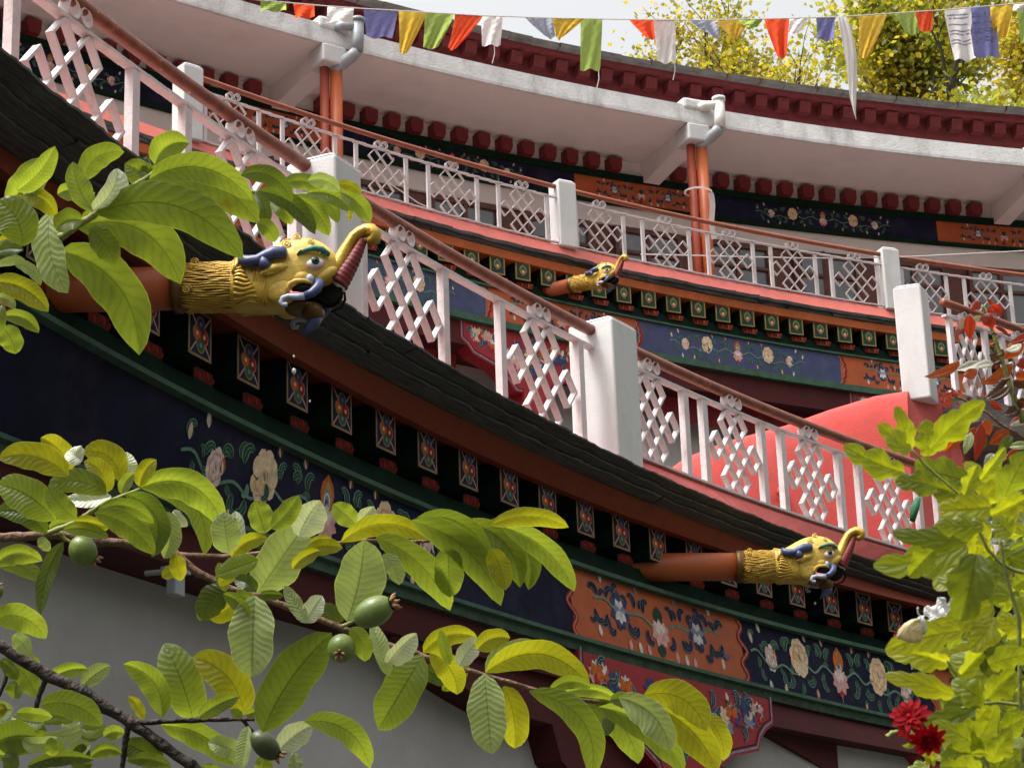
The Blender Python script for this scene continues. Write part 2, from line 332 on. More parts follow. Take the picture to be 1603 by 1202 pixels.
# ------------------------------------------------------------------ ground
g = MB(); g.quad_grid([[(x, y, 0) for x in frange(-400, 400, 40)] for y in frange(-300, 900, 40)])
struct(g.build('ground', 'ground'))
g = MB(); rows = []
for y in frange(60, 260, 8):
    rows.append([(x, y, -1+19*min(1, max(0, (y-60)/14))+6*sin(x*.03)*min(1, (y-60)/60)+.18*max(0, y-76)) for x in frange(-160, 200, 9)])
g.quad_grid(rows); struct(g.build('hillside', 'hill', smooth=True))
g = MB(); rows = []
for k in range(15):
    q = k/14; row = []
    for i in range(49):
        a = radians(150+260*i/48); r_ = 14+50*q; row.append((6+r_*cos(a), 8+r_*sin(a), -.6+30*q**1.1*(1+.12*sin(i*1.7)+.08*sin(i*.6+k))))
    rows.append(row)
g.quad_grid(rows); struct(g.build('sky_block_slope', 'hill', smooth=True))  # unseen slope added behind the camera to block low skylight and darken the eaves
# ------------------------------------------------------------------ front gallery
S0, S1 = 7.5, 31.0
gal = thing('temple_gallery', 'lower painted temple storey with black slate eave, dark blue and orange flower friezes', 'temple')
# slate eave: ragged courses stepping in towards the fascia
sl = MB(); rnd = random.Random(3)
courses = 3
for k in range(courses):
    t0, t1 = k/courses, (k+1)/courses
    s = S0
    while s < S1:
        e = min(S1, s+rnd.uniform(.5, 1.7)); j = rnd.uniform(-.014, .014); jz = rnd.uniform(-.004, .004)
        f = lambda t, q: oA(t)*(1-q)+(oB(t)-.02)*q
        z0 = 5.60-.15*t0; z1 = 5.60-.15*t1+.012
        ss = frange(s+.0005, e-.0005, .05); wob_ = rnd.uniform(0, 6)
        rag = [rnd.uniform(-.007, .007)+.008*sin(t*9+wob_) for t in ss]
        top = [A1(t, f(t, t0)+j+r_, z0+jz) for t, r_ in zip(ss, rag)]
        lip = [A1(t, f(t, t0)+j+r_+.005, z0-.013+jz) for t, r_ in zip(ss, rag)]
        und = [A1(t, f(t, t1)+.03, z1-.004+jz) for t in ss]
        tp = [A1(t, f(t, t0)+.3, z0+.02+jz) for t in ss]
        U_ = [[(t, q_+k*.31) for t in ss] for q_ in (-.2, 0, .02, .24)]
        sl.quad_grid([tp, top, lip, und], 0, False, U_)
        s = e
sl.build('slate_eave', 'slate', gal)
zcop = lambda t: 5.835-.145*min(1, max(0, (21.6-t)/.6))
c = MB(); loft(c, A1, [(lambda t: oA(t)+.04, 5.60), (lambda t: oA(t)+.05, 5.618), (lambda t: oR1(t)-.03, lambda t: zcop(t)-.035), (oR1, zcop), (lambda t: oR1(t)+.12, 5.84)], S0, S1)
c.build('coping', 'coping_red', gal)
c = MB(); loft(c, A1, [(lambda t: oR1(t)+.115, 5.838), (6.2, 5.86)], S0, S1); c.build('terrace_floor', 'floor_grey', gal)
fs = MB(); loft(fs, A1, [(lambda t: oB(t)+.05, 5.46), (lambda t: oB(t)*.9-.01, 5.455), (oC, 5.30), (lambda t: oC(t)+.07, 5.295), (lambda t: oC(t)+.09, 5.36), (.62, 5.40)], S0, S1)
fs.build('fascia_board', 'fascia_red', gal)
rw = MB(); loft(rw, A1, [(.58, 5.42), (.58, 4.98), (.16, 4.965), (.13, 4.80), (lambda t: oE(t)-.03, 4.785)], S0, S1)
rw.build('bracket_wall', 'green_dark', gal)
oBm = lambda t: oE(t)+.01
e_ = MB(); loft(e_, A1, [(lambda t: oE(t)+.02, 4.79), (lambda t: oE(t)-.05, 4.785), (lambda t: oE(t)-.055, 4.745), (lambda t: oE(t)+.02, 4.735)], S0, S1); e_.build('upper_moulding', 'green_trim', gal)
OBM = lambda t, q: (oE(t)+.01)*(1-q)+(oF(t)-.01)*q         # frieze surface, q 0 top .. 1 bottom
ZB1, ZB0 = 4.74, 4.10
bounds = [(S0, 'panel_orange'), (13.24, 'navy'), (20.83, 'panel_orange'), (23.73, 'navy'), (27.3, 'panel_orange'), (30.2, 'navy')]
for i, (b0, mname) in enumerate(bounds):
    b1 = bounds[i+1][0] if i+1 < len(bounds) else S1
    m = MB(); loft(m, A1, [(lambda t, q=k/6: OBM(t, q), ZB1+(ZB0-ZB1)*k/6) for k in range(7)], b0, b1, .06); m.build('frieze_panel', mname, gal)
m = MB(); loft(m, A1, [(lambda t: oF(t), 4.115), (lambda t: oF(t)-.06, 4.105), (lambda t: oF(t)-.065, 4.07), (lambda t: oF(t)-.02, 4.055)], S0, S1); m.build('lower_moulding', 'green_trim', gal)
m = MB(); loft(m, A1, [(lambda t: oF(t)-.025, 4.06), (lambda t: oF(t)-.02, 3.985), (lambda t: oF(t)+.06, 3.98)], S0, S1); m.build('moss_band', 'green_moss', gal)
m = MB(); loft(m, A1, [(lambda t: oF(t)+.03, 3.99), (lambda t: oF(t)*.5+oG(t)*.5, 3.73), (lambda t: oG(t)+.36, 3.72)], S0, S1); m.build('red_beam', 'maroon', gal)
m = MB(); loft(m, A1, [(lambda t: oG(t)+.30, 3.78), (lambda t: oG(t)+.30, -CZ)], S0, S1); m.build('wall', 'wall_grey', gal)
m = MB(); loft(m, A1, [(6.2, 5.86), (6.2, -CZ)], S0, S1); cellw = m; m.build('rear_wall', 'wall_grey', gal)
# ---- painter: flat ornament laid on a curved surface
class Painter:
    """u metres along the facade, v 0 bottom .. 1 top of the band"""
    def __init__(s, fn): s.mb = MB(); s.fn = fn; s.k = 0
    def shape(s, pts, colr, lift=None):
        s.k += 1; l = .003+.00009*(s.k % 60) if lift is None else lift
        s.mb.poly([s.fn(u, v, l) for u, v in pts], PK.index(colr))
    def disc(s, u, v, ru, rv, colr, n=12, rot=0, lift=None, wob=0):
        pts = []
        for i in range(n):
            a = 2*pi*i/n; q = 1+wob*(1 if i % 2 else -1)
            x, y = ru*q*cos(a), rv*q*sin(a); pts.append((u+x*cos(rot)-y*sin(rot), v+x*sin(rot)+y*cos(rot)))
        s.shape(pts, colr, lift)
    def petal(s, u, v, ang, ln, wd, colr, lift=None):
        pts = []
        for t, ww in ((0, .25), (.25, .8), (.5, 1), (.75, .8), (1, 0), (.75, -.8), (.5, -1), (.25, -.8), (0, -.25)):
            x, y = ln*t, wd*.5*ww; pts.append((u+x*cos(ang)-y*sin(ang), v+x*sin(ang)+y*cos(ang)))
        s.shape(pts, colr, lift)
    def line(s, pts, wd, colr, lift=None):
        n = len(pts); L_, R_ = [], []
        for i, (u, v) in enumerate(pts):
            a = pts[max(i-1, 0)]; b = pts[min(i+1, n-1)]; dx, dy = b[0]-a[0], b[1]-a[1]; q = math.hypot(dx, dy) or 1
            nx, ny = -dy/q*wd/2, dx/q*wd/2; L_.append((u+nx, v+ny)); R_.append((u-nx, v-ny))
        s.k += 1; l = .003+.00009*(s.k % 60) if lift is None else lift
        s.mb.quad_grid([[s.fn(u, v, l) for u, v in L_], [s.fn(u, v, l) for u, v in R_]], PK.index(colr))
    def rose(s, u, v, r, dark, light, rv=None):
        rr = random.Random(int(u*1000)); rv = rv or r*1.25
        for i in range(9):
            a = 2*pi*i/9+rr.uniform(-.15, .15); s.disc(u+.66*r*cos(a), v+.66*rv*sin(a), .42*r, .40*rv, light, 9)
        for i in range(7):
            a = 2*pi*i/7+.3; s.disc(u+.48*r*cos(a), v+.48*rv*sin(a), .33*r, .30*rv, dark, 8)
            s.disc(u+.40*r*cos(a), v+.42*rv*sin(a), .25*r, .24*rv, light, 8)
        s.disc(u, v, .30*r, .34*rv, dark, 8); s.disc(u, v+.02*r, .20*r, .26*rv, light, 7); s.disc(u+.04*r, v+.05*r, .10*r, .2*rv, 'lgreen', 6, .4)
    def lotus(s, u, v, r, c1, c2):
        s.petal(u, v-.2*r, -pi/2, .95*r, .8*r, 'red' if c1 != 'lblue' else 'blue')
        for a in (20, 160, -20, 200, -60, 240): s.petal(u, v, radians(a), r, .55*r, c2)
        for a in (55, 125, 90): s.petal(u, v-.15*r, radians(a), 1.0*r, .45*r, c1)
        s.petal(u, v+.05*r, -pi/2, .75*r, .34*r, c2)
    def jewel(s, u, v, r):
        s.petal(u, v-.2*r, pi/2, 1.9*r, 1.2*r, 'orange'); s.petal(u, v-.1*r, pi/2, 1.5*r, .85*r, 'tan'); s.disc(u, v+.35*r, .28*r, .48*r, 'white', 12); s.disc(u, v+.35*r, .20*r, .38*r, 'lblue', 10); s.disc(u-.03*r, v+.3*r, .12*r, .22*r, 'blue', 8)
    def leaf(s, u, v, ang, ln, fill='dgreen', rim='lgreen', flip=1):
        n = 9; c_ = []
        for i in range(n):
            t = i/(n-1); a = ang+flip*(1.9*(t-.25)); c_.append(t)
        pts = [(u, v)]; x, y, a = u, v, ang
        for i in range(8):
            x += ln/8*cos(a); y += ln/8*sin(a); a += flip*(.12+.075*i); pts.append((x, y))
        wds = [.10, .25, .36, .40, .38, .34, .30, .24, .14]
        for kk, colr in ((1.35, rim), (.95, fill)):
            L_, R_ = [], []
            for i, (px, py) in enumerate(pts):
                q = pts[min(i+1, 8)]; p0 = pts[max(i-1, 0)]; dx, dy = q[0]-p0[0], q[1]-p0[1]; d = math.hypot(dx, dy) or 1
                ww = wds[i]*ln*.42*kk; L_.append((px-dy/d*ww, py+dx/d*ww)); R_.append((px+dy/d*ww, py-dx/d*ww))
            s.k += 1; l = .003+.00009*(s.k % 60)
            s.mb.quad_grid([[s.fn(a_, b_, l) for a_, b_ in L_], [s.fn(a_, b_, l) for a_, b_ in R_]], PK.index(colr))
        s.line(pts[2:8], ln*.035, rim)
    def bud(s, u, v, ang, ln, colr):
        s.petal(u, v, ang+.6, ln*.6, ln*.22, 'mgreen'); s.petal(u, v, ang-.6, ln*.6, ln*.22, 'mgreen'); s.petal(u, v, ang, ln, ln*.45, colr); s.petal(u, v, ang+.12, ln*.75, ln*.2, 'pinkl')
    def vine(s, pts, wd, colr='lgreen'):
        # Catmull-Rom through pts
        o = []
        P_ = [pts[0]]+pts+[pts[-1]]
        for i in range(1, len(P_)-2):
            p0, p1, p2, p3 = P_[i-1:i+3]
            for k in range(5):
                t = k/5; o.append(tuple(.5*((2*p1[j])+(-p0[j]+p2[j])*t+(2*p0[j]-5*p1[j]+4*p2[j]-p3[j])*t*t+(-p0[j]+3*p1[j]-3*p2[j]+p3[j])*t**3) for j in (0, 1)))
        o.append(pts[-1]); s.line(o, wd, colr)
    def done(s, name, parent): return s.mb.build(name, ['paint_'+k for k in PK], parent)
def blue_motif(p, uc, h, k=1.0, ext=1.0):
    """flower scroll about uc; v in metres from the panel bottom (panel height h), k size factor"""
    mid = h*.50
    for sg in (-1, 1):
        X = lambda d: uc+sg*d*ext
        p.vine([(X(.12), mid-.02*k), (X(.28), mid+.05*k), (X(.45), mid-.04*k), (X(.62), mid+.02*k), (X(.80), mid-.10*k), (X(1.0), mid-.04*k), (X(1.22), mid-.10*k), (X(1.42), mid+.04*k), (X(1.55), mid+.02*k)], .022*k)
        for d, dv, an, fl, ln in ((.22, .10, 75, 1, .17), (.34, .12, 105, -1, .17), (.30, -.08, -80, -1, .16), (.46, -.1, -60, 1, .17), (.52, .10, 70, 1, .15), (.86, -.12, -95, 1, .17), (.98, -.12, -60, -1, .16), (.92, .10, 80, 1, .19), (1.05, .10, 60, -1, .15), (1.32, .05, 100, 1, .15), (1.38, -.12, -70, -1, .14), (.70, -.17, -120, 1, .13)):
            p.leaf(X(d), mid+dv*k, radians(an) if sg > 0 else radians(180-an), ln*k, flip=fl*sg)
        for i in range(15):
            d = .2+.095*i; p.leaf(X(d), mid+(.03+.05*((i*7) % 3)-.1*(i % 2))*k, radians((70+i*23 % 60)*(1 if i % 2 == 0 else -1)) if sg > 0 else radians(180-(70+i*23 % 60)*(1 if i % 2 == 0 else -1)), (.10+.02*(i % 3))*k, flip=sg*(1 if i % 3 else -1))
        for d, dv, an, c_ in ((.44, -.2, -90, 'orange'), (.26, .24, 75, 'red'), (1.0, -.22, -80, 'peach'), (1.12, -.02, 80, 'orange'), (1.5, .10, 80, 'peachl'), (1.34, .22, 70, 'pinkl'), (1.28, -.22, -100, 'white'), (.56, .24, 80, 'crim')):
            p.bud(X(d), mid+dv*k, radians(an) if sg > 0 else radians(180-an), .11*k, c_)
        p.rose(X(.70), mid+.07*k, .15*k, 'peach', 'peachl', .185*k); p.rose(X(1.20), mid+.0*k, .095*k, 'pink', 'pinkl', .13*k)
    p.jewel(uc, mid+.02*k, .15*k); p.lotus(uc, mid-.06*k, .15*k, 'pinkl', 'pink'); p.line([(uc, mid-.2*k), (uc+.005, .03)], .012*k, 'lgreen')
def orange_motif(p, uc, h, k=1.0, ext=1.0):
    mid = h*.5
    for sg in (-1, 1):
        X = lambda d: uc+sg*d*ext
        p.vine([(X(.10), mid-.02), (X(.25), mid+.06*k), (X(.45), mid+.05*k), (X(.62), mid+.02*k), (X(.8), mid+.12*k), (X(.98), mid+.10*k)], .025*k, 'lgreen')
        for d, dv, an, fl, ln in ((.22, .10, 80, 1, .18), (.36, .12, 100, -1, .18), (.20, -.06, -80, -1, .18), (.34, -.06, -70, 1, .19), (.48, -.04, -100, -1, .18), (.78, .14, 100, 1, .18), (.92, .14, 70, -1, .18), (.80, -.02, -80, 1, .19), (.98, -.0, -95, -1, .19), (.66, .2, 90, 1, .14), (.70, -.14, -60, 1, .14)):
            p.leaf(X(d), mid+dv*k, radians(an) if sg > 0 else radians(180-an), ln*k, 'black', 'slateblue', fl*sg)
        for i in range(9):
            d = .18+.10*i; a_ = (60+i*31 % 60)*(1 if i % 2 else -1); p.leaf(X(d), mid+(.12 if i % 2 else -.06)*k, radians(a_) if sg > 0 else radians(180-a_), .13*k, 'black', 'slateblue', sg*(1 if i % 3 else -1))
        for d, dv, an, c_ in ((.22, -.2, -90, 'pink'), (.36, -.2, -85, 'white'), (.50, -.2, -95, 'pink'), (.84, .26, 85, 'white'), (.30, .26, 95, 'lblue'), (.95, -.14, -85, 'pinkl')):
            p.petal(X(d), mid+dv*k, radians(an), .11*k, .06*k, c_)
        fx, fy = X(.60), mid+.04*k
        for a in (90, 40, 140, -20, 200, -70, 250): p.petal(fx, fy, radians(a), (.21 if a == 90 else .17)*k, .10*k, 'blue')
        for a in (65, 115, 15, 165, -45, 225, -90): p.petal(fx, fy, radians(a), .12*k, .07*k, 'lblue' if a in (15, 165) else 'white')
        p.disc(fx, fy, .022*k, .026*k, 'lblue', 8)
    p.petal(uc, mid+.02*k, pi/2, .18*k, .16*k, 'dgreen'); p.lotus(uc, mid-.05*k, .16*k, 'pinkl', 'pink'); p.petal(uc-.02, mid-.28*k, pi/2, .12*k, .14*k, 'dgreen')
def scroll_edge(p, u, h, side, cols=('crim', 'tan')):
    """wavy painted border between a blue and an orange panel"""
    for q, (colr, wd) in enumerate(((cols[0], .055), (cols[1], .016))):
        pts = []
        for i in range(25):
            t = i/24; pts.append((u+side*(.05*sin(t*2*pi*2.5)+.06*(1-abs(2*t-1))-.03), .01+t*(h-.02)))
        p.line(pts, wd, colr)
H1 = ZB1-ZB0
def fr1(u, v, l):   # v metres above the panel bottom
    q = 1-v/H1; return A1(u, OBM(u, q)-l, ZB0+v)
p = Painter(fr1)
blue_motif(p, 17.2, H1, 1.05, 1.18)
blue_motif(p, 25.5, H1, 1.05, 1.05)
orange_motif(p, 22.28, H1, 1.0, 1.10); orange_motif(p, 28.7, H1); orange_motif(p, 11.6, H1)
for u, sd in ((13.24, -1), (20.83, -1), (23.73, 1), (27.3, -1)): scroll_edge(p, u, H1, sd)
p.done('painted_flowers', gal)
# ---- bracket ends with painted plaques
def plaque_flower(p, hw, hh):
    L1, L2, L3, L4 = .003, .005, .007, .009
    def rect(a, b, c_, l): p.shape([(-a, -b), (a, -b), (a, b), (-a, b)], c_, l)
    rect(hw, hh, 'tan', L1); rect(hw-.018, hh-.018, 'navyp', L2)
    for sg in (-1, 1): p.line([(-(hw-.02), -sg*(hh-.02)), (hw-.02, sg*(hh-.02))], .013, 'pink', L3)
    for (x, y, c_) in ((0, .055, 'blue'), (-.035, .0, 'orange'), (.035, -.008, 'crim'), (0, -.06, 'mgreen')):
        p.disc(x*1.25, y*1.25, .056, .060, 'tan', 12, lift=L3+.001); p.disc(x*1.25, y*1.25, .046, .050, c_, 12, lift=L4); p.disc(x*1.25, y*1.25, .015, .018, 'lblue' if c_ in ('blue', 'mgreen') else 'peachl', 6, lift=L4+.001)
def plaque_jewel(p, hw, hh):
    def rect(a, b, c_, l): p.shape([(-a, -b), (a, -b), (a, b), (-a, b)], c_, l)
    rect(hw, hh, 'gold', .003); rect(hw-.024, hh-.024, 'dgreen', .005)
    p.petal(0, -.07, pi/2, .185, .135, 'tan', .007); p.petal(0, -.06, pi/2, .15, .10, 'mgreen', .009); p.disc(0, -.02, .038, .038, 'orange', 12, lift=.011); p.disc(0, -.008, .022, .022, 'peachl', 10, lift=.013)
first = {}
rb = random.Random(5)
def local_frame(arc, t, o, z):
    n = arc.nor(t); tg = arc.tan(t); p0 = arc(t, o, z)
    return Matrix(((tg.x, n.x, 0, p0.x), (tg.y, n.y, 0, p0.y), (0, 0, 1, p0.z), (0, 0, 0, 1)))
def bracket_proto(kind, hw, hh, depth, pf):
    m = MB(); m.hexa([(-hw, 0, -hh), (hw, 0, -hh), (hw, -depth, -hh), (-hw, -depth, -hh), (-hw, 0, hh), (hw, 0, hh), (hw, -depth, hh), (-hw, -depth, hh)])
    b = m.build('bracket', 'green_dark'); bevel(b, .006)
    q = Painter(lambda u, v, l: Vector((u, l, v))); pf(q, hw, hh); pl = q.done('painted_plaque', b)
    return b, pl
b1, pl1 = bracket_proto('flower', .145, .165, .6, plaque_flower)
m = MB(); m.hexa([(-.13, 0, -.05), (.13, 0, -.05), (.13, -.4, -.05), (-.13, -.4, -.05), (-.13, 0, .05), (.13, 0, .05), (.13, -.4, .05), (-.13, -.4, .05)])
lo1 = m.build('lower_bracket', 'green_dark')
q = Painter(lambda u, v, l: Vector((u, l, v)))
q.shape([(-.12, -.042), (.12, -.042), (.12, .042), (-.12, .042)], 'dorange', .002)
for i in range(7): q.petal(-.11+.035*i, -.03+.02*(i % 2), radians(50+30*(i % 3)), .06, .03, ('crim', 'dorange', 'red')[i % 3], .004)
lp1 = q.done('painted_face', lo1)
def place_bracket(b, pl, parent, M4, isfirst):
    if isfirst: b.parent = parent; b.matrix_local = M4
    else:
        c_ = copy_part(b, parent, M4); d_ = copy_part(pl, c_)
n_ = 0; t = 14.66-.634*8
while t < 30.5:
    place_bracket(b1, pl1, gal, local_frame(A1, t, -.0+rb.uniform(-.01, .01), 5.19), n_ == 0)
    place_bracket(lo1, lp1, gal, local_frame(A1, t+.317, .17, 5.02), n_ == 0)
    n_ += 1; t += .634
# ---- capitals under the front frieze
def capital(name, u0, u1, depth0, depth1, ztop, steps, body, flowers, parent, arc, of, mirror=True):
    """stepped bracket capital: steps = [(inset, z)] from the top corner down, mirrored"""
    prof = [(u0, ztop)]+[(u0+a, z) for a, z in steps]+[(u1-a, z) for a, z in reversed(steps)]+[(u1, ztop)]
    if not mirror: prof = [(u0, ztop)]+[(u0+a, z) for a, z in steps]+[(u1, steps[-1][1]), (u1, ztop)]
    def zlow(u):
        for (a, za), (b, zb_) in zip(prof[1:-1], prof[2:-1]):
            if a <= u <= b and b > a: return za+(zb_-za)*(u-a)/(b-a)
        return prof[1][1]
    us = sorted(set([round(q_[0], 4) for q_ in prof]+[round(u0+(u1-u0)*k/24, 4) for k in range(25)]))
    m = MB(); m.quad_grid([[arc(u, of(u)+depth0+.02, ztop+.0) for u in us], [arc(u, of(u)+depth0, ztop) for u in us], [arc(u, of(u)+depth0, zlow(u)) for u in us], [arc(u, of(u)+depth1, zlow(u)) for u in us], [arc(u, of(u)+depth1, ztop) for u in us]])
    for u in (us[0], us[-1]): m.poly([arc(u, of(u)+depth0, ztop), arc(u, of(u)+depth0, zlow(u)), arc(u, of(u)+depth1, zlow(u)), arc(u, of(u)+depth1, ztop)])
    ob = m.build(name, body, parent)
    if flowers:
        p = Painter(lambda u, v, l: arc(u, of(u)+depth0-l, v))
        pr = prof[1:-1] if False else prof
        inset = lambda d: [(u+(d if u < (u0+u1)/2 else -d), z+d) for u, z in pr]
        p.line(inset(.03), .022, 'lblue', .004); p.line(inset(.055), .012, 'black', .006)
        r_ = random.Random(int(u0*10)); w_ = u1-u0; zb = min(z for _, z in prof)
        for i in range(int(95*w_/3.2)):
            u = u0+.25+(w_-.5)*((i*.381966) % 1); hi = ztop-.06; lo = ztop-.16-.35*(1-abs(2*(u-u0)/w_-1))*(ztop-zb)/.55
            v = r_.uniform(lo+.08, hi-.06)
            k = r_.random()
            if k < .5: p.leaf(u, v, r_.uniform(0, 6.28), .19, 'dgreen', 'lblue', r_.choice((-1, 1)))
            elif k < .62: p.bud(u, v, r_.uniform(.8, 2.2), .12, r_.choice(('white', 'pinkl', 'orange')))
            elif k < .82: p.lotus(u, v, .115, r_.choice(('peachl', 'white', 'pinkl')), r_.choice(('orange', 'lblue', 'pink')))
            else:
                for a in range(6): p.petal(u, v, a*1.05, .11, .06, 'blue' if i % 3 else 'peachl')
        p.done('painted_flowers', ob)
    return ob
zc = 3.98
for cu in (10.2, 20.80, 26.72):
    capital('capital', cu, cu+3.30, -.04, .28, zc, [(.0, zc-.24), (.14, zc-.31), (.24, zc-.40), (.30, zc-.52), (.75, zc-.62), (1.2, zc-.85), (1.3, zc-1.05)], 'crimson', True, gal, A1, lambda t: oF(t))
    capital('inner_capital', cu-2.5, cu+2.6, .12, .45, zc-.2, [(.01, 3.70), (1.2, 3.42), (1.5, 3.36), (2.3, 3.34), (2.42, 3.05), (2.7, 2.9), (3.0, 2.6)], 'maroon', False, gal, A1, lambda t: oF(t), False)
    m = MB(); cell(m, A1, cu+1.42, cu+1.88, .12, .58, -CZ, zc-1.0); fixn(m.build('column', 'crimson', gal))
# ------------------------------------------------------------------ railings
def knot_lines():
    """endless-knot lattice in rotated cell coordinates (u, v)"""
    L_ = []
    for k in (-1, 0, 1): L_ += [((-2, k), (2, k)), ((k, -2), (k, 2))]
    for a, b in ((-2, -1), (0, 1)): L_ += [((a, -2), (b, -2)), ((-a, 2), (-b, 2))]
    for a, b in ((-1, 0), (1, 2)): L_ += [((2, a), (2, b)), ((-2, -a), (-2, -b))]
    return L_
KN = knot_lines()
def railing(name, label, arc, of, s0, s1, zb, zbar, zr, rr, posts, panels, pw, pd, lw, ld, rail_mat, group, cell_, ringr, base_bar=True):
    T = thing(name, label, 'railing', group)
    ss = frange(s0, s1, .25)
    m = MB(); m.tube([arc(t, of(t), zr) for t in ss], rr, 12); m.build('handrail', rail_mat, T, True)
    m = MB(); e = pd*.5
    for a, b in zip(ss[:-1], ss[1:]): cell(m, arc, a, b, of(a)-e, of(a)+e, zbar-.012, zbar+.012)
    m.build('upper_bar', 'white_paint', T)
    if base_bar:
        m = MB()
        for a, b in zip(ss[:-1], ss[1:]): cell(m, arc, a, b, of(a)-e, of(a)+e, zb+.0, zb+.022)
        m.build('base_bar', 'white_paint' , T)
    for t in posts:
        m = MB(); cell(m, arc, t-pw/2, t+pw/2, of(t)-pd*.42, of(t)+pd*.42, zb+.02, zbar-.012); m.build('post', 'white_paint', T)
    hgt = zbar-zb-.03
    for t in panels:
        m = MB(); zc_ = (zb+zbar)/2+.004
        cu_ = cell_; cw = hgt/4.0/cu_*.5   # cell half-diagonals
        hx = (cu_ if arc is not A1 or t < 21.5 else .92)/8; hz = hgt/6.0
        def q(u, v): return (t+(u+v)*hx, zc_+(u-v)*hz)
        for i, ((u0, v0), (u1, v1)) in enumerate(KN):
            a = q(u0, v0); b = q(u1, v1); dx, dz = b[0]-a[0], b[1]-a[1]; d = math.hypot(dx, dz); nx, nz_ = -dz/d*lw/2, dx/d*lw/2
            ex, ez = dx/d*lw*.5, dz/d*lw*.5
            dd = ld*.5+(.0015 if i % 2 else 0)
            pts = [(a[0]-ex+nx, a[1]-ez+nz_), (b[0]+ex+nx, b[1]+ez+nz_), (b[0]+ex-nx, b[1]+ez-nz_), (a[0]-ex-nx, a[1]-ez-nz_)]
            m.hexa([arc(x, of(t)-dd, z) for x, z in pts]+[arc(x, of(t)+dd, z) for x, z in pts])
        pan = m.build('lattice_panel', 'white_paint', T)
        for sg in (-1, 1):
            m = MB(); c_ = (t+sg*ringr*1.02, zbar+.012+ringr); n = 18; rows = []
            for i in range(n):
                a = 2*pi*i/n
                P_ = lambda r, o: arc(c_[0]+r*cos(a), of(t)+o, c_[1]+r*sin(a))
                rd = max(ld*.5, ringr*.6); rows.append([P_(ringr, -rd), P_(ringr, rd), P_(ringr*.84, rd), P_(ringr*.84, -rd)])
            rows.append(rows[0]); m.quad_grid(rows, 0, True); m.build('scroll_ring', 'white_paint', pan)
    return T
posts1 = [12.96, 14.31, 14.95, 16.4, 17.32, 18.54, 19.43, 20.72, 22.54, 22.88, 23.94, 24.31, 25.39, 25.77, 26.92, 27.3, 28.45, 28.83]
pan1 = [13.64, 15.66, 17.93, 20.08, 21.95, 23.42, 24.85, 26.35, 27.88]
bays1 = [(12.0-3.9, 12.14, 'next to the left edge'), (12.6, 16.53, ''), (16.98, 20.95, ''), (21.4, 29.6, '')]
lab1 = ['white lattice railing with brown handrail at upper left, left of the dragon spout pillar',
        'white lattice railing with brown handrail between the two thick white pillars',
        'white lattice railing with brown handrail in front of the smooth red hip roof']
for (a, b, _), lb in zip(bays1[1:], lab1):
    railing('lattice_railing', lb, A1, oR1, a-.05, b+.05, 5.845 if a > 21 else 5.70, 6.70, 6.87, .052, [t for t in posts1 if a < t < b+.01], [t for t in pan1 if a < t < b], .085, .075, .018, .056, 'rust_rail', 'railings of the lower storey', 1.12, .068)
def pillar(label, arc, s0, s1, oa, ob, z0, z1, group, bev=.03):
    m = MB(); sm = (s0+s1)/2; om = (oa+ob)/2
    cell(m, arc, s0, s1, oa, ob, z0, z1-.05)
    o = len(m.v)
    # shallow pyramid cap
    c = [arc(s0, oa, z1-.05), arc(s1, oa, z1-.05), arc(s1, ob, z1-.05), arc(s0, ob, z1-.05)]; k = .35
    t_ = [x.lerp(arc(sm, om, z1-.05), k)+Vector((0, 0, .05)) for x in c]
    m.hexa([x+Vector((0, 0, .002)) for x in c]+t_)
    ob_ = fixn(m.build('railing_pillar', 'white_plaster')); bevel(ob_, bev*.8, 3)
    return tag(ob_, label, 'pillar', group)
pillar('white plastered pillar directly behind the tip of the largest dragon spout', A1, 16.53, 16.92, -.36, .06, 5.66, 6.96, 'pillars of the lower railing')
pillar('white plastered pillar in the centre, standing on the black slate eave edge', A1, 20.95, 21.40, -.40, .06, 5.62, 7.00, 'pillars of the lower railing')
# ------------------------------------------------------------------ upper hall: middle storey
hall = thing('temple_hall', 'upper two temple storeys with salmon coping, painted friezes, white slab and maroon roof', 'temple')
U0, U1 = 33, 68
rg = random.Random(11)
m = MB(); loft(m, A3, [(lambda t: o2(t)-.10, 13.60), (lambda t: o2(t)-.10, 13.625), (lambda t: o2(t)-.02, 13.83), (lambda t: o2(t)+.05, 13.85)], U0, U1, .25); m.build('coping', 'coping_salmon', hall)
m = MB(); loft(m, A3, [(lambda t: o2(t)+.045, 13.848), (.15, 13.87)], U0, U1); m.build('gallery_floor', 'floor_grey', hall)
sl = MB()
for k in range(2):
    s = U0
    while s < U1:
        e = min(U1, s+rg.uniform(.5, 1.6)); j = rg.uniform(-.025, .03)
        ss = frange(s+.004, e-.004, .2); a0 = -.16+.08*k; z0 = 13.605-.05*k
        rag = [rg.uniform(-.02, .02) for _ in ss]
        sl.quad_grid([[A3(t, o2(t)+a0+.3, z0+.01) for t in ss], [A3(t, o2(t)+a0+j+r_, z0) for t, r_ in zip(ss, rag)], [A3(t, o2(t)+a0+j+.015+r_, z0-.05) for t, r_ in zip(ss, rag)], [A3(t, o2(t)+a0+.28, z0-.055) for t in ss]], 0, False, [[(t, q_+k*.3) for t in ss] for q_ in (-.2, 0, .06, .25)])
        s = e
sl.build('slate_eave', 'slate', hall)
m = MB(); loft(m, A3, [(lambda t: o2(t)-.02, 13.50), (lambda t: o2(t)-.06, 13.495), (lambda t: o2(t)-.05, 13.36), (lambda t: o2(t)+.0, 13.355), (lambda t: o2(t)+.5, 13.40)], U0, U1); m.build('fascia_board', 'fascia_orange', hall)
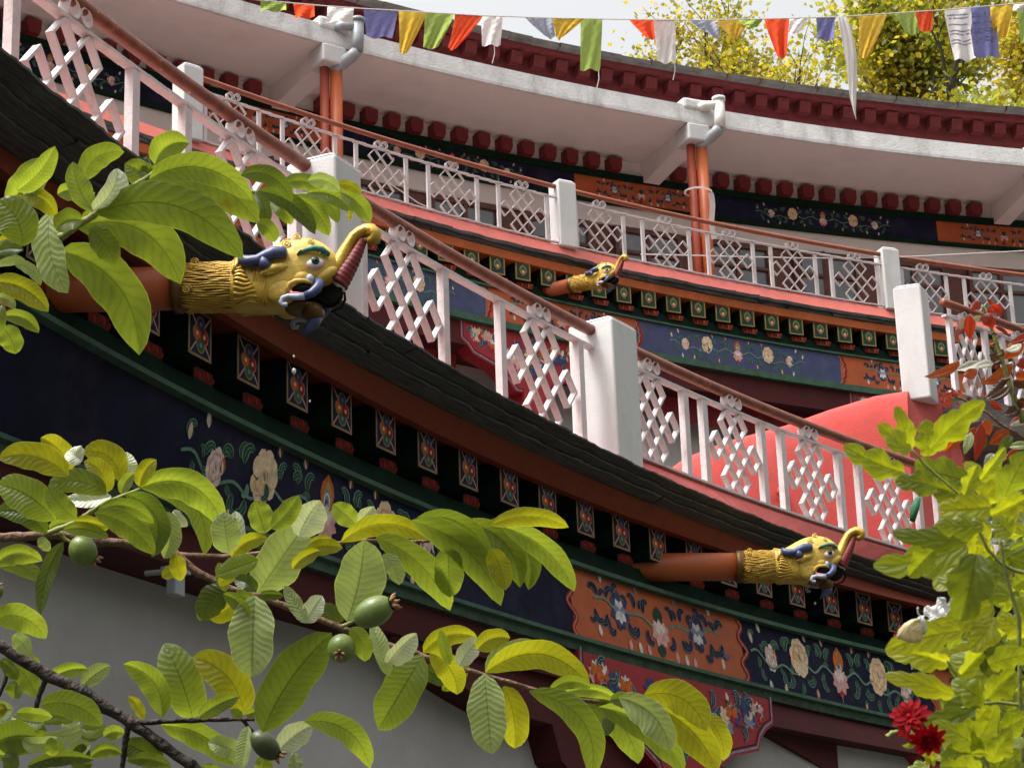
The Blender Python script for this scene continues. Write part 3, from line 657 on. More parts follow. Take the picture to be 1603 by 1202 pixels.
m = MB(); loft(m, A3, [(lambda t: o2(t)+.34, 13.42), (lambda t: o2(t)+.34, 13.08), (lambda t: o2(t)+.10, 13.07), (lambda t: o2(t)+.08, 12.88), (lambda t: o2(t)+.04, 12.87)], U0, U1); m.build('bracket_wall', 'green_dark', hall)
m = MB(); loft(m, A3, [(lambda t: o2(t)+.03, 12.875), (lambda t: o2(t)-.01, 12.87), (lambda t: o2(t)-.01, 12.84), (lambda t: o2(t)+.03, 12.835)], U0, U1); m.build('upper_moulding', 'green_trim', hall)
oF2 = lambda t: o2(t)+.03
b2 = [(U0, 'panel_orange'), (36.8, 'navy_light'), (41.2, 'panel_orange'), (43.0, 'navy_light'), (46.95, 'panel_orange'), (50.23, 'navy_light'), (54.84, 'panel_orange'), (58.1, 'navy_light'), (62.8, 'panel_orange')]
for i, (a, mn) in enumerate(b2):
    b = b2[i+1][0] if i+1 < len(b2) else U1
    m = MB(); loft(m, A3, [(oF2, 12.84), (oF2, 12.30)], a, b, .1); m.build('frieze_panel', mn, hall)
m = MB(); loft(m, A3, [(lambda t: o2(t)+.02, 12.305), (lambda t: o2(t)-.03, 12.30), (lambda t: o2(t)-.03, 12.19), (lambda t: o2(t)+.10, 12.18)], U0, U1); m.build('lower_moulding', 'green_trim', hall)
m = MB(); loft(m, A3, [(lambda t: o2(t)+.06, 12.2), (lambda t: o2(t)+.06, 11.80), (lambda t: o2(t)+.9, 11.78)], U0, U1); m.build('red_beam', 'maroon', hall)
m = MB(); loft(m, A3, [(lambda t: o2(t)+.85, 11.9), (lambda t: o2(t)+.85, -CZ)], U0, U1); m.build('lower_wall', 'wall_grey', hall)
def fr2(u, v, l): return A3(u, oF2(u)-l, 12.30+v)
p = Painter(fr2)
blue_motif(p, 52.5, .54, .78, .98); blue_motif(p, 44.9, .54, .78, .9); blue_motif(p, 39.0, .54, .78, .9); blue_motif(p, 60.4, .54, .78, .95)
orange_motif(p, 48.6, .54, .8, 1.1); orange_motif(p, 56.4, .54, .8, 1.0); orange_motif(p, 42.1, .54, .7, .6)
for u, sd in ((46.95, -1), (50.23, 1), (54.84, 1), (43.0, 1), (58.1, -1)):
    for colr, wd, dx in (('crim', .07, 0), ('tan', .02, -.03)):
        p.line([(u+.03+dx+.10*sin(pi*i/20)+.035*abs(sin(5*pi*i/20))-.05, .01+.52*i/20) for i in range(21)], wd, colr)
p.done('painted_flowers', hall)
bk2, pk2 = bracket_proto('jewel', .14, .15, .5, plaque_jewel)
n_ = 0; t = 37.2
m = MB(); m.hexa([(-.12, 0, -.05), (.12, 0, -.05), (.12, -.3, -.05), (-.12, -.3, -.05), (-.16, 0, .04), (.16, 0, .04), (.16, -.3, .04), (-.16, -.3, .04)])
lo2 = m.build('lower_bracket', 'fascia_red'); q = Painter(lambda u, v, l: Vector((u, l, v)))
for i in range(6): q.petal(-.10+.04*i, -.03, radians(60+20*(i % 3)), .07, .03, ('dorange', 'orange', 'crim')[i % 3], .003)
lq2 = q.done('painted_face', lo2)
while t < 63:
    place_bracket(bk2, pk2, hall, local_frame(A3, t, o2(t)-.02, 13.22), n_ == 0)
    place_bracket(lo2, lq2, hall, local_frame(A3, t+.1, o2(t)+.07, 13.03), n_ == 0)
    n_ += 1; t += .555
for cu in (38.3, 46.4, 55.0):
    capital('capital', cu, cu+3.0, .0, .3, 12.18, [(.0, 11.88), (.14, 11.8), (.25, 11.68), (.7, 11.55), (1.0, 11.35), (1.15, 11.2)], 'crimson', True, hall, A3, lambda t: o2(t)+.05)
    m = MB(); cell(m, A3, cu+1.3, cu+1.75, o2(cu)+.12, o2(cu)+.6, 5, 11.25); fixn(m.build('column', 'crimson', hall))
# pleated valance hanging inside the bays
for a, b in ((41.4, 46.6), (49.3, 55.2), (57.9, 63)):
    ss = frange(a, b, .08)
    m = MB(); m.quad_grid([[A3(t, o2(t)+.5+.03*sin(t*14), z) for t in ss] for z in (11.95, 11.6)]+[[A3(t, o2(t)+.5+.05*sin(t*14), 11.33+.06*abs(sin(t*7))) for t in ss]])
    m.build('valance', 'curtain', hall, True)
# ------------------------------------------------------------------ upper hall: top storey
m = MB(); loft(m, A3, [(.05, 17.72), (.05, 17.40), (-.04, 17.39), (-.04, 17.26), (.02, 17.25)], U0, U1); 
m = MB(); loft(m, A3, [(.05, 17.74), (.05, 17.38)], U0, U1); m.build('dentil_wall', 'soffit', hall)
m = MB(); loft(m, A3, [(.06, 17.40), (-.05, 17.39), (-.05, 17.26), (.02, 17.25)], U0, U1); m.build('upper_moulding', 'green_dark', hall)
b3 = [(U0, 'navy'), (38.0, 'panel_orange'), (40.9, 'navy'), (43.6, 'panel_orange'), (46.9, 'navy'), (51.53, 'panel_orange'), (54.38, 'navy'), (59.42, 'panel_orange'), (62.5, 'navy')]
b3 = [(U0, 'panel_orange'), (38.6, 'navy'), (43.6, 'panel_orange'), (46.4, 'navy'), (51.53, 'panel_orange'), (54.38, 'navy'), (59.42, 'panel_orange'), (62.5, 'navy')]
for i, (a, mn) in enumerate(b3):
    b = b3[i+1][0] if i+1 < len(b3) else U1
    m = MB(); loft(m, A3, [(.01, 17.255), (.01, 16.80)], a, b, .1); m.build('frieze_panel', mn, hall)
m = MB(); loft(m, A3, [(.02, 16.81), (-.03, 16.805), (-.03, 16.74), (.04, 16.73)], U0, U1); m.build('lower_moulding', 'green_dark', hall)
p = Painter(lambda u, v, l: A3(u, .01-l, 16.8+v))
for uc in (41.1, 48.96, 56.9, 65): blue_motif(p, uc, .45, .66, .95)
for uc in (45.0, 52.95, 60.9): orange_motif(p, uc, .45, .62, .95)
p.done('painted_flowers', hall)
m = MB(); loft(m, A3, [(.06, 16.74), (.06, 16.36), (.12, 16.355)], U0, U1); m.build('lintel_band', 'wall_lintel', hall)
m = MB(); loft(m, A3, [(.14, 16.4), (.14, 13.8)], U0, U1); m.build('upper_wall', 'frame_brown', hall)
# windows
t = 37.0; k = 0
while t < 64:
    w_ = 1.42
    m = MB()
    for a, b, z0, z1 in ((t, t+w_, 16.24, 16.33), (t, t+w_, 14.7, 14.78), (t, t+.08, 14.78, 16.24), (t+w_-.08, t+w_, 14.78, 16.24), (t+w_/2-.04, t+w_/2+.04, 14.78, 16.24), (t+.08, t+w_-.08, 15.82, 15.88)):
        cell(m, A3, a, b, .03, .138, z0, z1)
    wn = m.build('window', 'frame_brown', hall)
    m = MB(); cell(m, A3, t+.07, t+w_-.07, .09, .11, 14.77, 16.25); m.build('pane', 'glass', wn)
    m = MB(); cell(m, A3, t+.10+.2*(k % 3), t+.10+.2*(k % 3)+.45, .112, .125, 14.9, 16.2); m.build('curtain', 'blind', wn)
    if k % 3 == 1:       # an opened sash swung outwards
        m = MB(); h = A3(t+.1, 0, 14.8); d = (A3.nor(t)*.8+A3.tan(t)*.6).normalized()*.55
        for a, b, z0, z1 in ((0, 1, 0, .06), (0, 1, 1.30, 1.36), (0, .1, .06, 1.30), (.9, 1, .06, 1.30)):
            q_ = [h+d*a+Vector((0, 0, z0)), h+d*b+Vector((0, 0, z0)), h+d*b+Vector((0, 0, z1)), h+d*a+Vector((0, 0, z1))]; nn = d.cross(Vector((0, 0, 1))).normalized()*.04; m.hexa([x for x in q_]+[x+nn for x in q_])
        m.build('open_sash', 'frame_brown', wn)
    t += 1.92; k += 1
# dentils
m = MB(); hw, hh = .125, .13
m.hexa([(-hw*.75, .24, -hh), (hw*.75, .24, -hh), (hw, 0, -hh), (-hw, 0, -hh), (-hw, .24, -hh+.09), (hw, .24, -hh+.09), (hw, 0, -hh+.1), (-hw, 0, -hh+.1)])
m.hexa([(-hw, .24, -hh+.09), (hw, .24, -hh+.09), (hw, 0, -hh+.09), (-hw, 0, -hh+.09), (-hw, .24, hh), (hw, .24, hh), (hw, 0, hh), (-hw, 0, hh)])
dn = m.build('dentil', 'dentil_red', hall); n_ = 0; t = 50.01-.4655*26
while t < 63.5:
    skip = any(abs(t-x) < .36 for x in (45.55, 53.1, 60.9, 37.9))
    if not skip:
        M4 = local_frame(A3, t, .05, 17.51)
        if n_ == 0: dn.matrix_local = M4
        else: copy_part(dn, hall, M4)
        n_ += 1
    t += .4655
# slab
oS = lambda t: -1.9+.035*(t-52)*0
so_ = MB(); loft(so_, A3, [(.3, 17.70), (-1.86, 17.70)], U0, U1); so_.build('soffit', 'soffit', hall)
m = MB(); loft(m, A3, [(-1.86, 17.70), (-1.93, 17.70), (-1.935, 17.75), (-1.92, 18.06), (-1.88, 18.08), (.0, 18.12)], U0, U1, .3); m.build('roof_slab', 'slab_edge', hall)
for cs in (37.75, 45.45, 53.15, 60.85):
    m = MB(); a, b = cs-.17, cs+.17
    # haunched beam from wall to column head
    m.hexa([A3(a, -1.84, 17.42), A3(b, -1.84, 17.42), A3(b, .04, 17.26), A3(a, .04, 17.26), A3(a, -1.84, 17.698), A3(b, -1.84, 17.698), A3(b, .04, 17.698), A3(a, .04, 17.698)])
    m.build('soffit_beam', 'soffit', hall)
    m = MB(); cell(m, A3, cs-.24, cs+.24, -1.97, -1.45, 17.36, 17.69); bevel(fixn(m.build('column_head', 'white_plaster', hall)), .03)
    m = MB(); cell(m, A3, cs-.30, cs+.30, -1.96, -1.6, 17.98, 18.2); bevel(fixn(m.build('slab_kerb', 'slab_edge', hall)), .05)
    m = MB(); m.tube([A3(cs-.055, -1.70, z) for z in (13.86, 15.5, 17.37)], .08, 14); m.build('column', 'column_red', hall, True)
# roof
m = MB(); loft(m, A3, [(.0, 18.0), (.0, 19.14), (.02, 19.46), (-.32, 19.47)], U0, U1); m.build('parapet_wall', 'maroon_roof', hall)
m = MB(); loft(m, A3, [(-.30, 19.45), (-.40, 19.455), (-.42, 19.60), (.3, 19.62)], U0, U1); m.build('roof_fascia', 'maroon_roof', hall)
m = MB(); loft(m, A3, [(.03, 19.18), (-.10, 19.18), (-.10, 19.20)], U0, U1); 
m = MB(); hw, hh = .12, .11; m.hexa([(-hw, .20, -hh), (hw, .20, -hh), (hw, 0, -hh), (-hw, 0, -hh), (-hw, .26, hh), (hw, .26, hh), (hw, 0, hh), (-hw, 0, hh)])
dn = m.build('roof_dentil', 'maroon_roof', hall); n_ = 0; t = 43.0
while t < 64:
    M4 = local_frame(A3, t, .02, 19.33)
    if n_ == 0: dn.matrix_local = M4
    else: copy_part(dn, hall, M4)
    n_ += 1; t += .4855
oR4 = poly_o([-.00116, .11951, -3.55487], 44, 62)
sr = MB()
for k in range(3):
    s = U0
    while s < U1:
        e = min(U1, s+rg.uniform(.45, .75)); ss = frange(s+.006, e-.006, .3); o0 = .55*k-.06; z0 = 19.61+.04*k+.2*k; j = rg.uniform(-.02, .02); jz = rg.uniform(0, .015)
        sr.quad_grid([[A3(t, oR4(t)+o0+.15, z0-.10+jz) for t in ss], [A3(t, oR4(t)+o0+j+.02, z0-.075+jz) for t in ss], [A3(t, oR4(t)+o0+j, z0+jz) for t in ss], [A3(t, oR4(t)+o0+.75, z0+.27+jz) for t in ss]])
        s = e
sr.build('roof_slates', 'slate_roof', hall)
m = MB(); loft(m, A3, [(1.2, 20.1), (6, 21.6), (6.2, 13)], U0, U1); m.build('roof', 'slate_roof', hall)
# upper railing
posts2 = [41.12, 42.21, 42.69, 43.78, 44.22, 45.28, 45.76, 46.81, 47.28, 48.34, 48.99, 50.05, 50.48, 51.53, 51.96, 52.99, 53.40, 54.42, 54.79, 55.86, 56.43, 57.46, 57.88, 58.95, 59.4, 60.45, 60.9, 61.9]
pan2 = [41.68, 43.22, 44.75, 46.27, 47.80, 49.52, 51.0, 52.46, 53.9, 55.34, 56.93, 58.4, 59.9, 61.4]
bays2 = [(41.0, 48.55, 'upper white lattice railing with orange handrail crossing the left red column'), (48.93, 55.95, 'upper white lattice railing with orange handrail crossing the second red column'), (56.35, 62.3, 'upper white lattice railing with orange handrail at far right behind the red-leaved rose')]
for a, b, lb in bays2:
    railing('upper_railing', lb, A3, o2, a-.03, b+.03, 13.86, 14.66, 14.86, .04, [t for t in posts2 if a < t < b], [t for t in pan2 if a < t < b], .065, .05, .013, .042, 'orange_rail', 'railings of the upper storey', .98, .062)
for a, lb in ((40.62, 'slim white pillar of the upper railing at the left, above a patch of salmon coping'), (48.55, 'slim white pillar of the upper railing above the small dragon spout'), (55.95, 'slim white pillar of the upper railing directly left of the taller plastered pillar')):
    m_ = pillar(lb, A3, a, a+.38, o2(a)-.1, o2(a)+.22, 13.80, 15.0, 'pillars of the upper railing')
# drain pipes on the two columns
for cs, lb, g1, g2 in ((45.45, 'orange drain pipe with grey elbow below the roof slab, left column', 'pipe_grey', 'pipe_grey'), (53.15, 'orange drain pipe with white and dark grey elbow on the second column', 'pipe_white', 'pipe_grey')):
    T = thing('drain_pipe', lb, 'drain pipe', 'drain pipes on the columns')
    m = MB(); m.tube([A3(cs+.12, -1.80, z) for z in (13.87, 15.5, 17.30)], .105, 14); m.build('downpipe', 'pipe_orange', T, True)
    m = MB(); m.tube([A3(cs+.12, -1.80, 17.28), A3(cs+.14, -1.83, 17.38), A3(cs+.30, -2.06, 17.52), A3(cs+.36, -2.12, 17.60)], [.11, .11, .105, .105], 12); m.build('elbow', g2, T, True)
    m = MB(); m.tube([A3(cs+.36, -2.12, 17.60), A3(cs+.37, -2.13, 17.80), A3(cs+.37, -2.13, 18.16)], .105, 12); m.tube([A3(cs+.37, -2.13, 18.05), A3(cs+.12, -2.04, 18.05), A3(cs+.06, -1.9, 18.05)], .08, 12)
    m.tube([A3(cs+.37, -2.13, 18.14), A3(cs+.37, -2.13, 18.2)], .125, 12); m.build('inlet', g1, T, True)
m = MB(); pts = [A3(53.33, -1.93, 16.35)+Vector((.02*sin(k), 0, -.13*k)) for k in range(8)]; rows = [[q_+Vector((-.05, 0, 0)), q_+Vector((.05, -.02, 0))] for q_ in pts]
m.quad_grid(rows); m.tube([A3(53.15+.26*cos(a), -1.78+.22*sin(a), 16.4) for a in frange(0, 2*pi, .4)], .02, 6)
tag(m.build('cloth_strip', 'flag_white'), 'pale cloth strip tied round the second red column', 'cloth')
# thin cable along the upper windows
m = MB(); m.tube([at(1003, 398, 39.6), at(1250, 404, 40.4), at(1330, 404, 40.8), at(1425, 402, 41.2), at(1603, 393, 41.6), at(1700, 388, 41.8)], .012, 6); tag(m.build('cable', 'rope'), 'thin white cable stretched past the upper windows at right', 'cable')
m = MB(); m.tube([at(611, 288, 38.2), at(655, 318, 38.5), at(700, 338, 38.8)], .012, 6); tag(m.build('cable', 'rope'), 'short white cable sloping behind the upper railing left of its pillar', 'cable')
# ------------------------------------------------------------------ red hip roof, tall pillar and side railing at right
hip = thing('hip_roof', 'smooth red plastered hip roof rising behind the right railing to the tall white pillar', 'roof')
rid = [(1000, 775, 24.6), (1040, 742, 25.0), (1075, 716, 25.3), (1140, 690, 26.0), (1230, 666, 26.7), (1300, 641, 27.3), (1370, 620, 27.8), (1421, 612, 28.1)]
m = MB(); rows = []
for x, y, d in rid:
    r_ = at(x, y, d); f_ = Vector((-.25, -.97, 0)); zb_ = 5.8+CZ; h_ = r_.z-zb_
    rows.append([r_-f_*1.6-Vector((0, 0, .5)), r_-f_*.12-Vector((0, 0, .02)), r_]+[r_+f_*(1.15*q)-Vector((0, 0, h_*k)) for q, k in ((.06, .015), (.14, .05), (.24, .115), (.36, .21), (.5, .34), (.66, .52), (.84, .76), (1, 1))])
m.quad_grid(rows); fixn(m.build('roof_surface', 'hip_red', hip, True))
m = MB(); e0 = rows[-1]; q0 = at(1421, 613, 28.1); q1 = at(1480, 616, 28.5); q2 = at(1508, 716, 28.3); q3 = at(1506, 870, 27.9)
m.prism([q0, q1, q2, q3, at(1418, 880, 27.2), at(1419, 700, 27.7)], Vector((.5, 1.5, 0)))
fixn(m.build('gable_face', 'coping_red', hip))
m = MB(); a_ = at(1225, 770, 25.6); m.tube([a_+Vector((.1, .6, .06)), a_, a_+Vector((-.03, -.12, -.03))], .055, 12); m.build('spout_pipe', 'column_red', hip, True)
th = radians(24); e1 = Vector((cos(th), -sin(th)*-1*-1, 0)); e1 = Vector((cos(th), -sin(th), 0)); e1 = Vector((cos(th), sin(th), 0)).normalized(); e2 = Vector((-sin(th), cos(th), 0))
# left face looks at the camera's left, right face to the right
e1 = Vector((cos(th), -sin(th), 0)); e1 = Vector((.92, .38, 0)).normalized(); e2 = Vector((-.38, .92, 0)).normalized()
b_ = at(1457, 618, 28.0); b_.z = at(1440, 614, 28.0).z-.06; hgt = z_at_row(b_, 440)-b_.z
# b_ is the front vertical edge: one face runs away to the left, the other to the right
lf = Vector((-.94, .34, 0)).normalized()*.35; rt_ = Vector((.42, .9, 0)).normalized()*.36
c0 = [b_, b_+rt_, b_+rt_+lf, b_+lf]; up_ = Vector((0, 0, hgt-.04))
m = MB(); m.hexa(c0+[x+up_ for x in c0]); cen = sum(c0, Vector())/4
m.hexa([x+up_+Vector((0, 0, .002)) for x in c0]+[cen+(x-cen)*.7+up_+Vector((0, 0, .04)) for x in c0])
pl3 = fixn(m.build('railing_pillar', 'white_plaster')); bevel(pl3, .02); tag(pl3, 'tallest white plastered pillar standing on the red hip roof at right', 'pillar')
class Line:
    def __init__(s, p, q): s.p = Vector((p.x, p.y, 0)); s.d = Vector((q.x-p.x, q.y-p.y, 0)); s.L = s.d.length; s.d.normalize(); s.n = Vector((s.d.y, -s.d.x, 0)); s.R = 1
    def __call__(s, t, o, z): v = s.p+s.d*t-s.n*o; return Vector((v.x, v.y, z+CZ))
ln = Line(at(1479, 474, 28.3), at(1603, 521, 29.4)); zr_ = at(1476, 474, 28.3).z-CZ
railing('side_railing', 'white lattice railing with brown handrail right of the tallest pillar, behind red rose leaves', ln, lambda t: 0, -.05, 2.6, zr_-1.16, zr_-.18, zr_, .05, [.05, .78, 1.15, 1.95, 2.4], [.42, 1.55], .075, .07, .017, .052, 'rust_rail', None, .66, .06)
m = MB(); m.hexa([ln(.3, -.12, zr_-1.5), ln(3, -.15, zr_-1.5), ln(3, 1.5, zr_-1.5), ln(.3, 1.5, zr_-1.5), ln(.3, -.12, zr_-1.17), ln(3, -.15, zr_-1.17), ln(3, 1.5, zr_-1.17), ln(.3, 1.5, zr_-1.17)])
m.build('roof_kerb', 'slate_roof', hip)
# ------------------------------------------------------------------ dragon spouts
K = .000861
def ZX(zx, zy, y=0): return Vector(((zx-40)*K, y, (500-zy)*K))
def spout_proto():
    T = thing('dragon_spout', '', 'gargoyle')
    m = MB(); m.tube([(-2.2, 0, 0), (-1, 0, 0), (.03, 0, 0)], .135, 24); m.build('drain_pipe', 'pipe_orange', T, True)
    m = MB(); rows = []
    secs = [(40, 330, 672, .148), (48, 318, 684, .158), (95, 318, 684, .158), (105, 326, 676, .15), (300, 334, 668, .146), (480, 322, 672, .148), (560, 330, 676, .15)]
    n = 28
    for zx, a, b, hw in secs:
        ct = (500-(a+b)/2)*K; hz = (b-a)/2*K; rows.append([Vector(((zx-40)*K, hw*cos(2*pi*k/n), ct+hz*sin(2*pi*k/n))) for k in range(n)])
    m.quad_grid(rows, 0, True); m.poly(list(reversed(rows[0]))); neck = m.build('neck', 'gold_dark', T, True)
    m = MB(); r_ = random.Random(2)
    for k in range(62):
        a = 2*pi*k/62; ph = r_.uniform(0, 6); pts = []
        x0 = 120+r_.uniform(-15, 15)
        for i in range(14):
            zx = x0+(520-x0)*i/13; aa = a+.022*sin(i*.7+ph); rr = .150+.004*sin(i*1.3+ph)
            pts.append(((zx-40)*K, rr*cos(aa), rr*sin(aa)+0.0))
        m.tube(pts, [.003]+[.0065]*12+[.004], 6)
    for sg in (-1, 1):
        for cx, cy, rr in ((195, 345, .026), (165, 575, .030), (185, 400, .018)):
            pts = []
            for i in range(22):
                a = i*.55; q = rr*(1-i/24); yy = sg*(math.sqrt(max(.0, .158**2-min(.155, abs((500-cy)*K))**2))+.004); pts.append(((cx-40)*K+q*cos(a), yy, (500-cy)*K+q*sin(a)))
            m.tube(pts, .006, 6)
    m.build('mane', 'gold', neck, True)
    # head
    m = MB(); rows = []
    secs = [(470, 315, 676, .152), (490, 300, 684, .168), (560, 312, 690, .168), (620, 292, 696, .170), (700, 240, 702, .178), (800, 190, 700, .184), (880, 168, 690, .182), (960, 160, 640, .176), (1040, 170, 570, .160), (1110, 205, 530, .135), (1170, 255, 505, .105), (1205, 310, 490, .075), (1222, 370, 470, .04)]
    for zx, a, b, hw in secs:
        ct = (500-(a+b)/2)*K; hz = (b-a)/2*K; row = []
        for k in range(n):
            c_, s_ = cos(2*pi*k/n), sin(2*pi*k/n); pw_ = .82
            row.append(Vector(((zx-40)*K, hw*math.copysign(abs(c_)**pw_, c_), ct+hz*math.copysign(abs(s_)**pw_, s_))))
        rows.append(row)
    m.quad_grid(rows, 0, True); m.poly(rows[-1]); head = m.build('head', 'gold_face', T, True); sb = head.modifiers.new('s', 'SUBSURF'); sb.levels = 1; sb.render_levels = 2
    # cheeks, hair fan, forehead curls
    for sg in (-1, 1):
        m = MB()
        m.ell(ZX(840, 590, sg*.125), (Vector((.10, 0, 0)), Vector((0, .055, 0)), Vector((0, 0, .095))), 14, 10)
        m.ell(ZX(960, 505, sg*.125), (Vector((.07, 0, .02)), Vector((0, .05, 0)), Vector((-.01, 0, .045))), 12, 8)
        m.ell(ZX(1130, 470, sg*.085), (Vector((.07, 0, .05)), Vector((0, .04, 0)), Vector((-.02, 0, .03))), 12, 8)
        m.build('cheek', 'gold_face', head, True)
        for cx, cy, rr, yy in ((868, 255, .036, .158), (930, 190, .03, .115), (1035, 235, .022, .135)):
            pts = []
            for i in range(24):
                a = i*.5+1; q = rr*(1-i/26); pts.append(ZX(cx, cy, sg*(yy+.002))+Vector((q*cos(a), -sg*.5*max(0, q*sin(a)), q*sin(a))))
            m = MB(); m.tube(pts, .005, 6); m.build('forehead_curl', 'gold_face', head, True)
        m = MB()
        for k in range(9):
            pts = []
            for i in range(8):
                t = i/7; zx = 500+ t*(70+k*16); zy = 430+k*30+ t*(10-k*2)+8*sin(t*6+k)
                zz = (500-zy)*K; yy = .170*math.sqrt(max(.05, 1-(zz/.172)**2)); pts.append(Vector(((zx-40)*K, sg*(yy+.005), zz)))
            m.tube(pts, [.006]+[.012]*6+[.004], 6)
        for k in range(5):
            zx = 640+k*22; pts = [ZX(zx+10*sin(i), 450+i*32+k*6, sg*(.172-.004*i*i*.4)) for i in range(8)]; m.tube(pts, [.011]*7+[.003], 6)
        m.tube([ZX(480, 310, sg*.02), ZX(500, 340, sg*.10), ZX(520, 400, sg*.165), ZX(500, 470, sg*.17)], .016, 8)
        m.build('cheek_hair', 'gold', head, True)
    # trunk
    tp = [(985, 500), (1060, 490), (1130, 462), (1175, 410), (1212, 350), (1246, 275), (1278, 205), (1312, 150), (1352, 116), (1398, 98), (1438, 104), (1462, 132), (1458, 165), (1430, 178), (1410, 160)]
    rr = [.04, .058, .060, .054, .048, .043, .036, .036, .037, .041, .046, .047, .042, .033, .02]
    m = MB(); m.tube([ZX(a, b) for a, b in tp], rr, 14); o_ = m.build('trunk', 'gold', T, True); o_.scale = (1, 1.35, 1)
    m = MB(); pts = []; rad = []
    for i in range(34):
        t = i/33; zx = 1205+ (1378-1205)*t; zy = 500+(168-500)*t; zx += 14*sin(pi*t)
        pts.append(ZX(zx, zy)); rad.append((.068*(1-t)+.028*t)*(.93+.09*abs(sin(i*pi/3))))
    m.tube(pts, rad, 14); o_ = m.build('trunk_underside', 'trunk_red', T, True); o_.scale = (1, 1.15, 1)
    # mouth
    m = MB(); m.prism([ZX(a, b, -.035) for a, b in ((1090, 500), (1150, 490), (1205, 530), (1246, 545), (1240, 590), (1215, 630), (1180, 655), (1140, 664), (1100, 640), (1060, 600))], Vector((0, .07, 0)))
    for sg in (-1, 1): m.ell(ZX(985, 598, sg*.135), (Vector((.075, 0, .004)), Vector((0, .05, 0)), Vector((0, 0, .036))), 14, 8)
    m.ell(ZX(1010, 598), (Vector((.06, 0, 0)), Vector((0, .13, 0)), Vector((0, 0, .03))), 14, 8)
    fixn(m.build('mouth', 'mouth_dark', T))
    m = MB(); m.tube([ZX(1190, 488), ZX(1225, 515), ZX(1262, 530)], [.03, .036, .028], 10); m.build('teeth', 'eye_white', T, True)
    for sg in (-1, 1):
        m = MB()
        lp_ = MB(); lp_.tube([ZX(1060, 560, sg*.165), ZX(1005, 545, sg*.178), ZX(945, 548, sg*.186), ZX(902, 572, sg*.189), ZX(890, 605, sg*.189), ZX(896, 632, sg*.188)], [.008, .014, .016, .017, .016, .008], 8); lp_.build('lip', 'gold_face', T, True)
        m.tube([ZX(900, 612, sg*.184), ZX(918, 640, sg*.186), ZX(950, 655, sg*.184), ZX(990, 650, sg*.178)], [.006, .014, .016, .008], 8)
        m.ell(ZX(955, 645, sg*.176), (Vector((.045, 0, -.004)), Vector((0, .028, 0)), Vector((0, 0, .013))), 12, 6)
        m.build('tongue', 'tongue', T, True)
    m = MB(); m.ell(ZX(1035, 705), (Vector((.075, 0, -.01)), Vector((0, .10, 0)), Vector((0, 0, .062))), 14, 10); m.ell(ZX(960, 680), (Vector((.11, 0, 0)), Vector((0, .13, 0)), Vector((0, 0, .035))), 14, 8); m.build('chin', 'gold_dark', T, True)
    m = MB(); m.tube([ZX(1055, 740), ZX(1040, 790), ZX(1005, 830), ZX(962, 875)], [.05, .043, .026, .003], 10); m.build('beard', 'horn_blue', T, True)
    m = MB(); m.tube([ZX(1258, 560), ZX(1262, 620), ZX(1235, 675), ZX(1160, 708)], [.006, .009, .009, .004], 8); m.build('jaw_line', 'mouth_dark', T, True)
    for sg in (-1, 1):
        bl, gr, hn, br, ew, er, ei, ep, ea, nb = [MB() for _ in range(10)]
        bl.tube([ZX(1085, 520, sg*.13), ZX(1110, 560, sg*.16), ZX(1098, 605, sg*.18), ZX(1062, 645, sg*.19), ZX(1010, 668, sg*.195)], [.018, .03, .031, .028, .024], 10)
        gr.tube([ZX(1012, 667, sg*.195), ZX(960, 675, sg*.2), ZX(900, 668, sg*.2), ZX(862, 680, sg*.2), ZX(850, 706, sg*.2), ZX(862, 732, sg*.2), ZX(884, 732, sg*.2), ZX(886, 716, sg*.2)], [.024, .021, .018, .017, .016, .016, .016, .012], 10)
        hn.tube([ZX(548, 352, sg*.165), ZX(565, 385, sg*.185), ZX(615, 402, sg*.20), ZX(680, 396, sg*.205), ZX(735, 365, sg*.205), ZX(790, 342, sg*.205), ZX(868, 342, sg*.20), ZX(880, 342, sg*.20)], [.022, .034, .038, .036, .038, .040, .037, .02], 12)
        hn.tube([ZX(715, 385, sg*.205), ZX(722, 425, sg*.208), ZX(740, 450, sg*.208), ZX(742, 462, sg*.2)], [.036, .036, .034, .012], 12)
        br.tube([ZX(945, 350, sg*.176), ZX(1000, 318, sg*.178), ZX(1060, 300, sg*.172), ZX(1120, 305, sg*.152), ZX(1160, 330, sg*.125), ZX(1158, 345, sg*.12)], [.006, .014, .019, .020, .015, .005], 10)
        for i in range(9):
            bxx = 965+22*i; byy = 338-44*sin(pi*(i+.5)/9.5)+6*i*.3; br.tube([ZX(bxx-14, byy+16, sg*(.186-.0058*i)), ZX(bxx+2, byy, sg*(.192-.0058*i)), ZX(bxx+16, byy-12, sg*(.186-.0058*i))], [.003, .006, .003], 5)
        nx = Vector((.5, sg*.866, 0))
        er.ell(ZX(1062, 405, sg*.128), (Vector((.066, -sg*.026, .012)), nx*.036, Vector((.004, 0, .047))), 18, 12)
        ew.ell(ZX(1062, 402, sg*.134), (Vector((.055, -sg*.021, .010)), nx*.039, Vector((.004, 0, .037))), 18, 12)
        ei.ell(ZX(1076, 392, sg*.1665), (Vector((.024, -sg*.012, 0)), nx*.011, Vector((0, 0, .026))), 14, 8)
        ep.ell(ZX(1080, 390, sg*.1735), (Vector((.012, -sg*.006, 0)), nx*.008, Vector((0, 0, .013))), 12, 8)
        ea.tube([ZX(690, 502, sg*.205), ZX(735, 478, sg*.202), ZX(790, 455, sg*.196), ZX(845, 440, sg*.186), ZX(890, 432, sg*.172)], [.002, .018, .028, .024, .006], 10); ea.tube([ZX(700, 505, sg*.200), ZX(760, 490, sg*.196), ZX(830, 470, sg*.188)], [.003, .014, .006], 8)
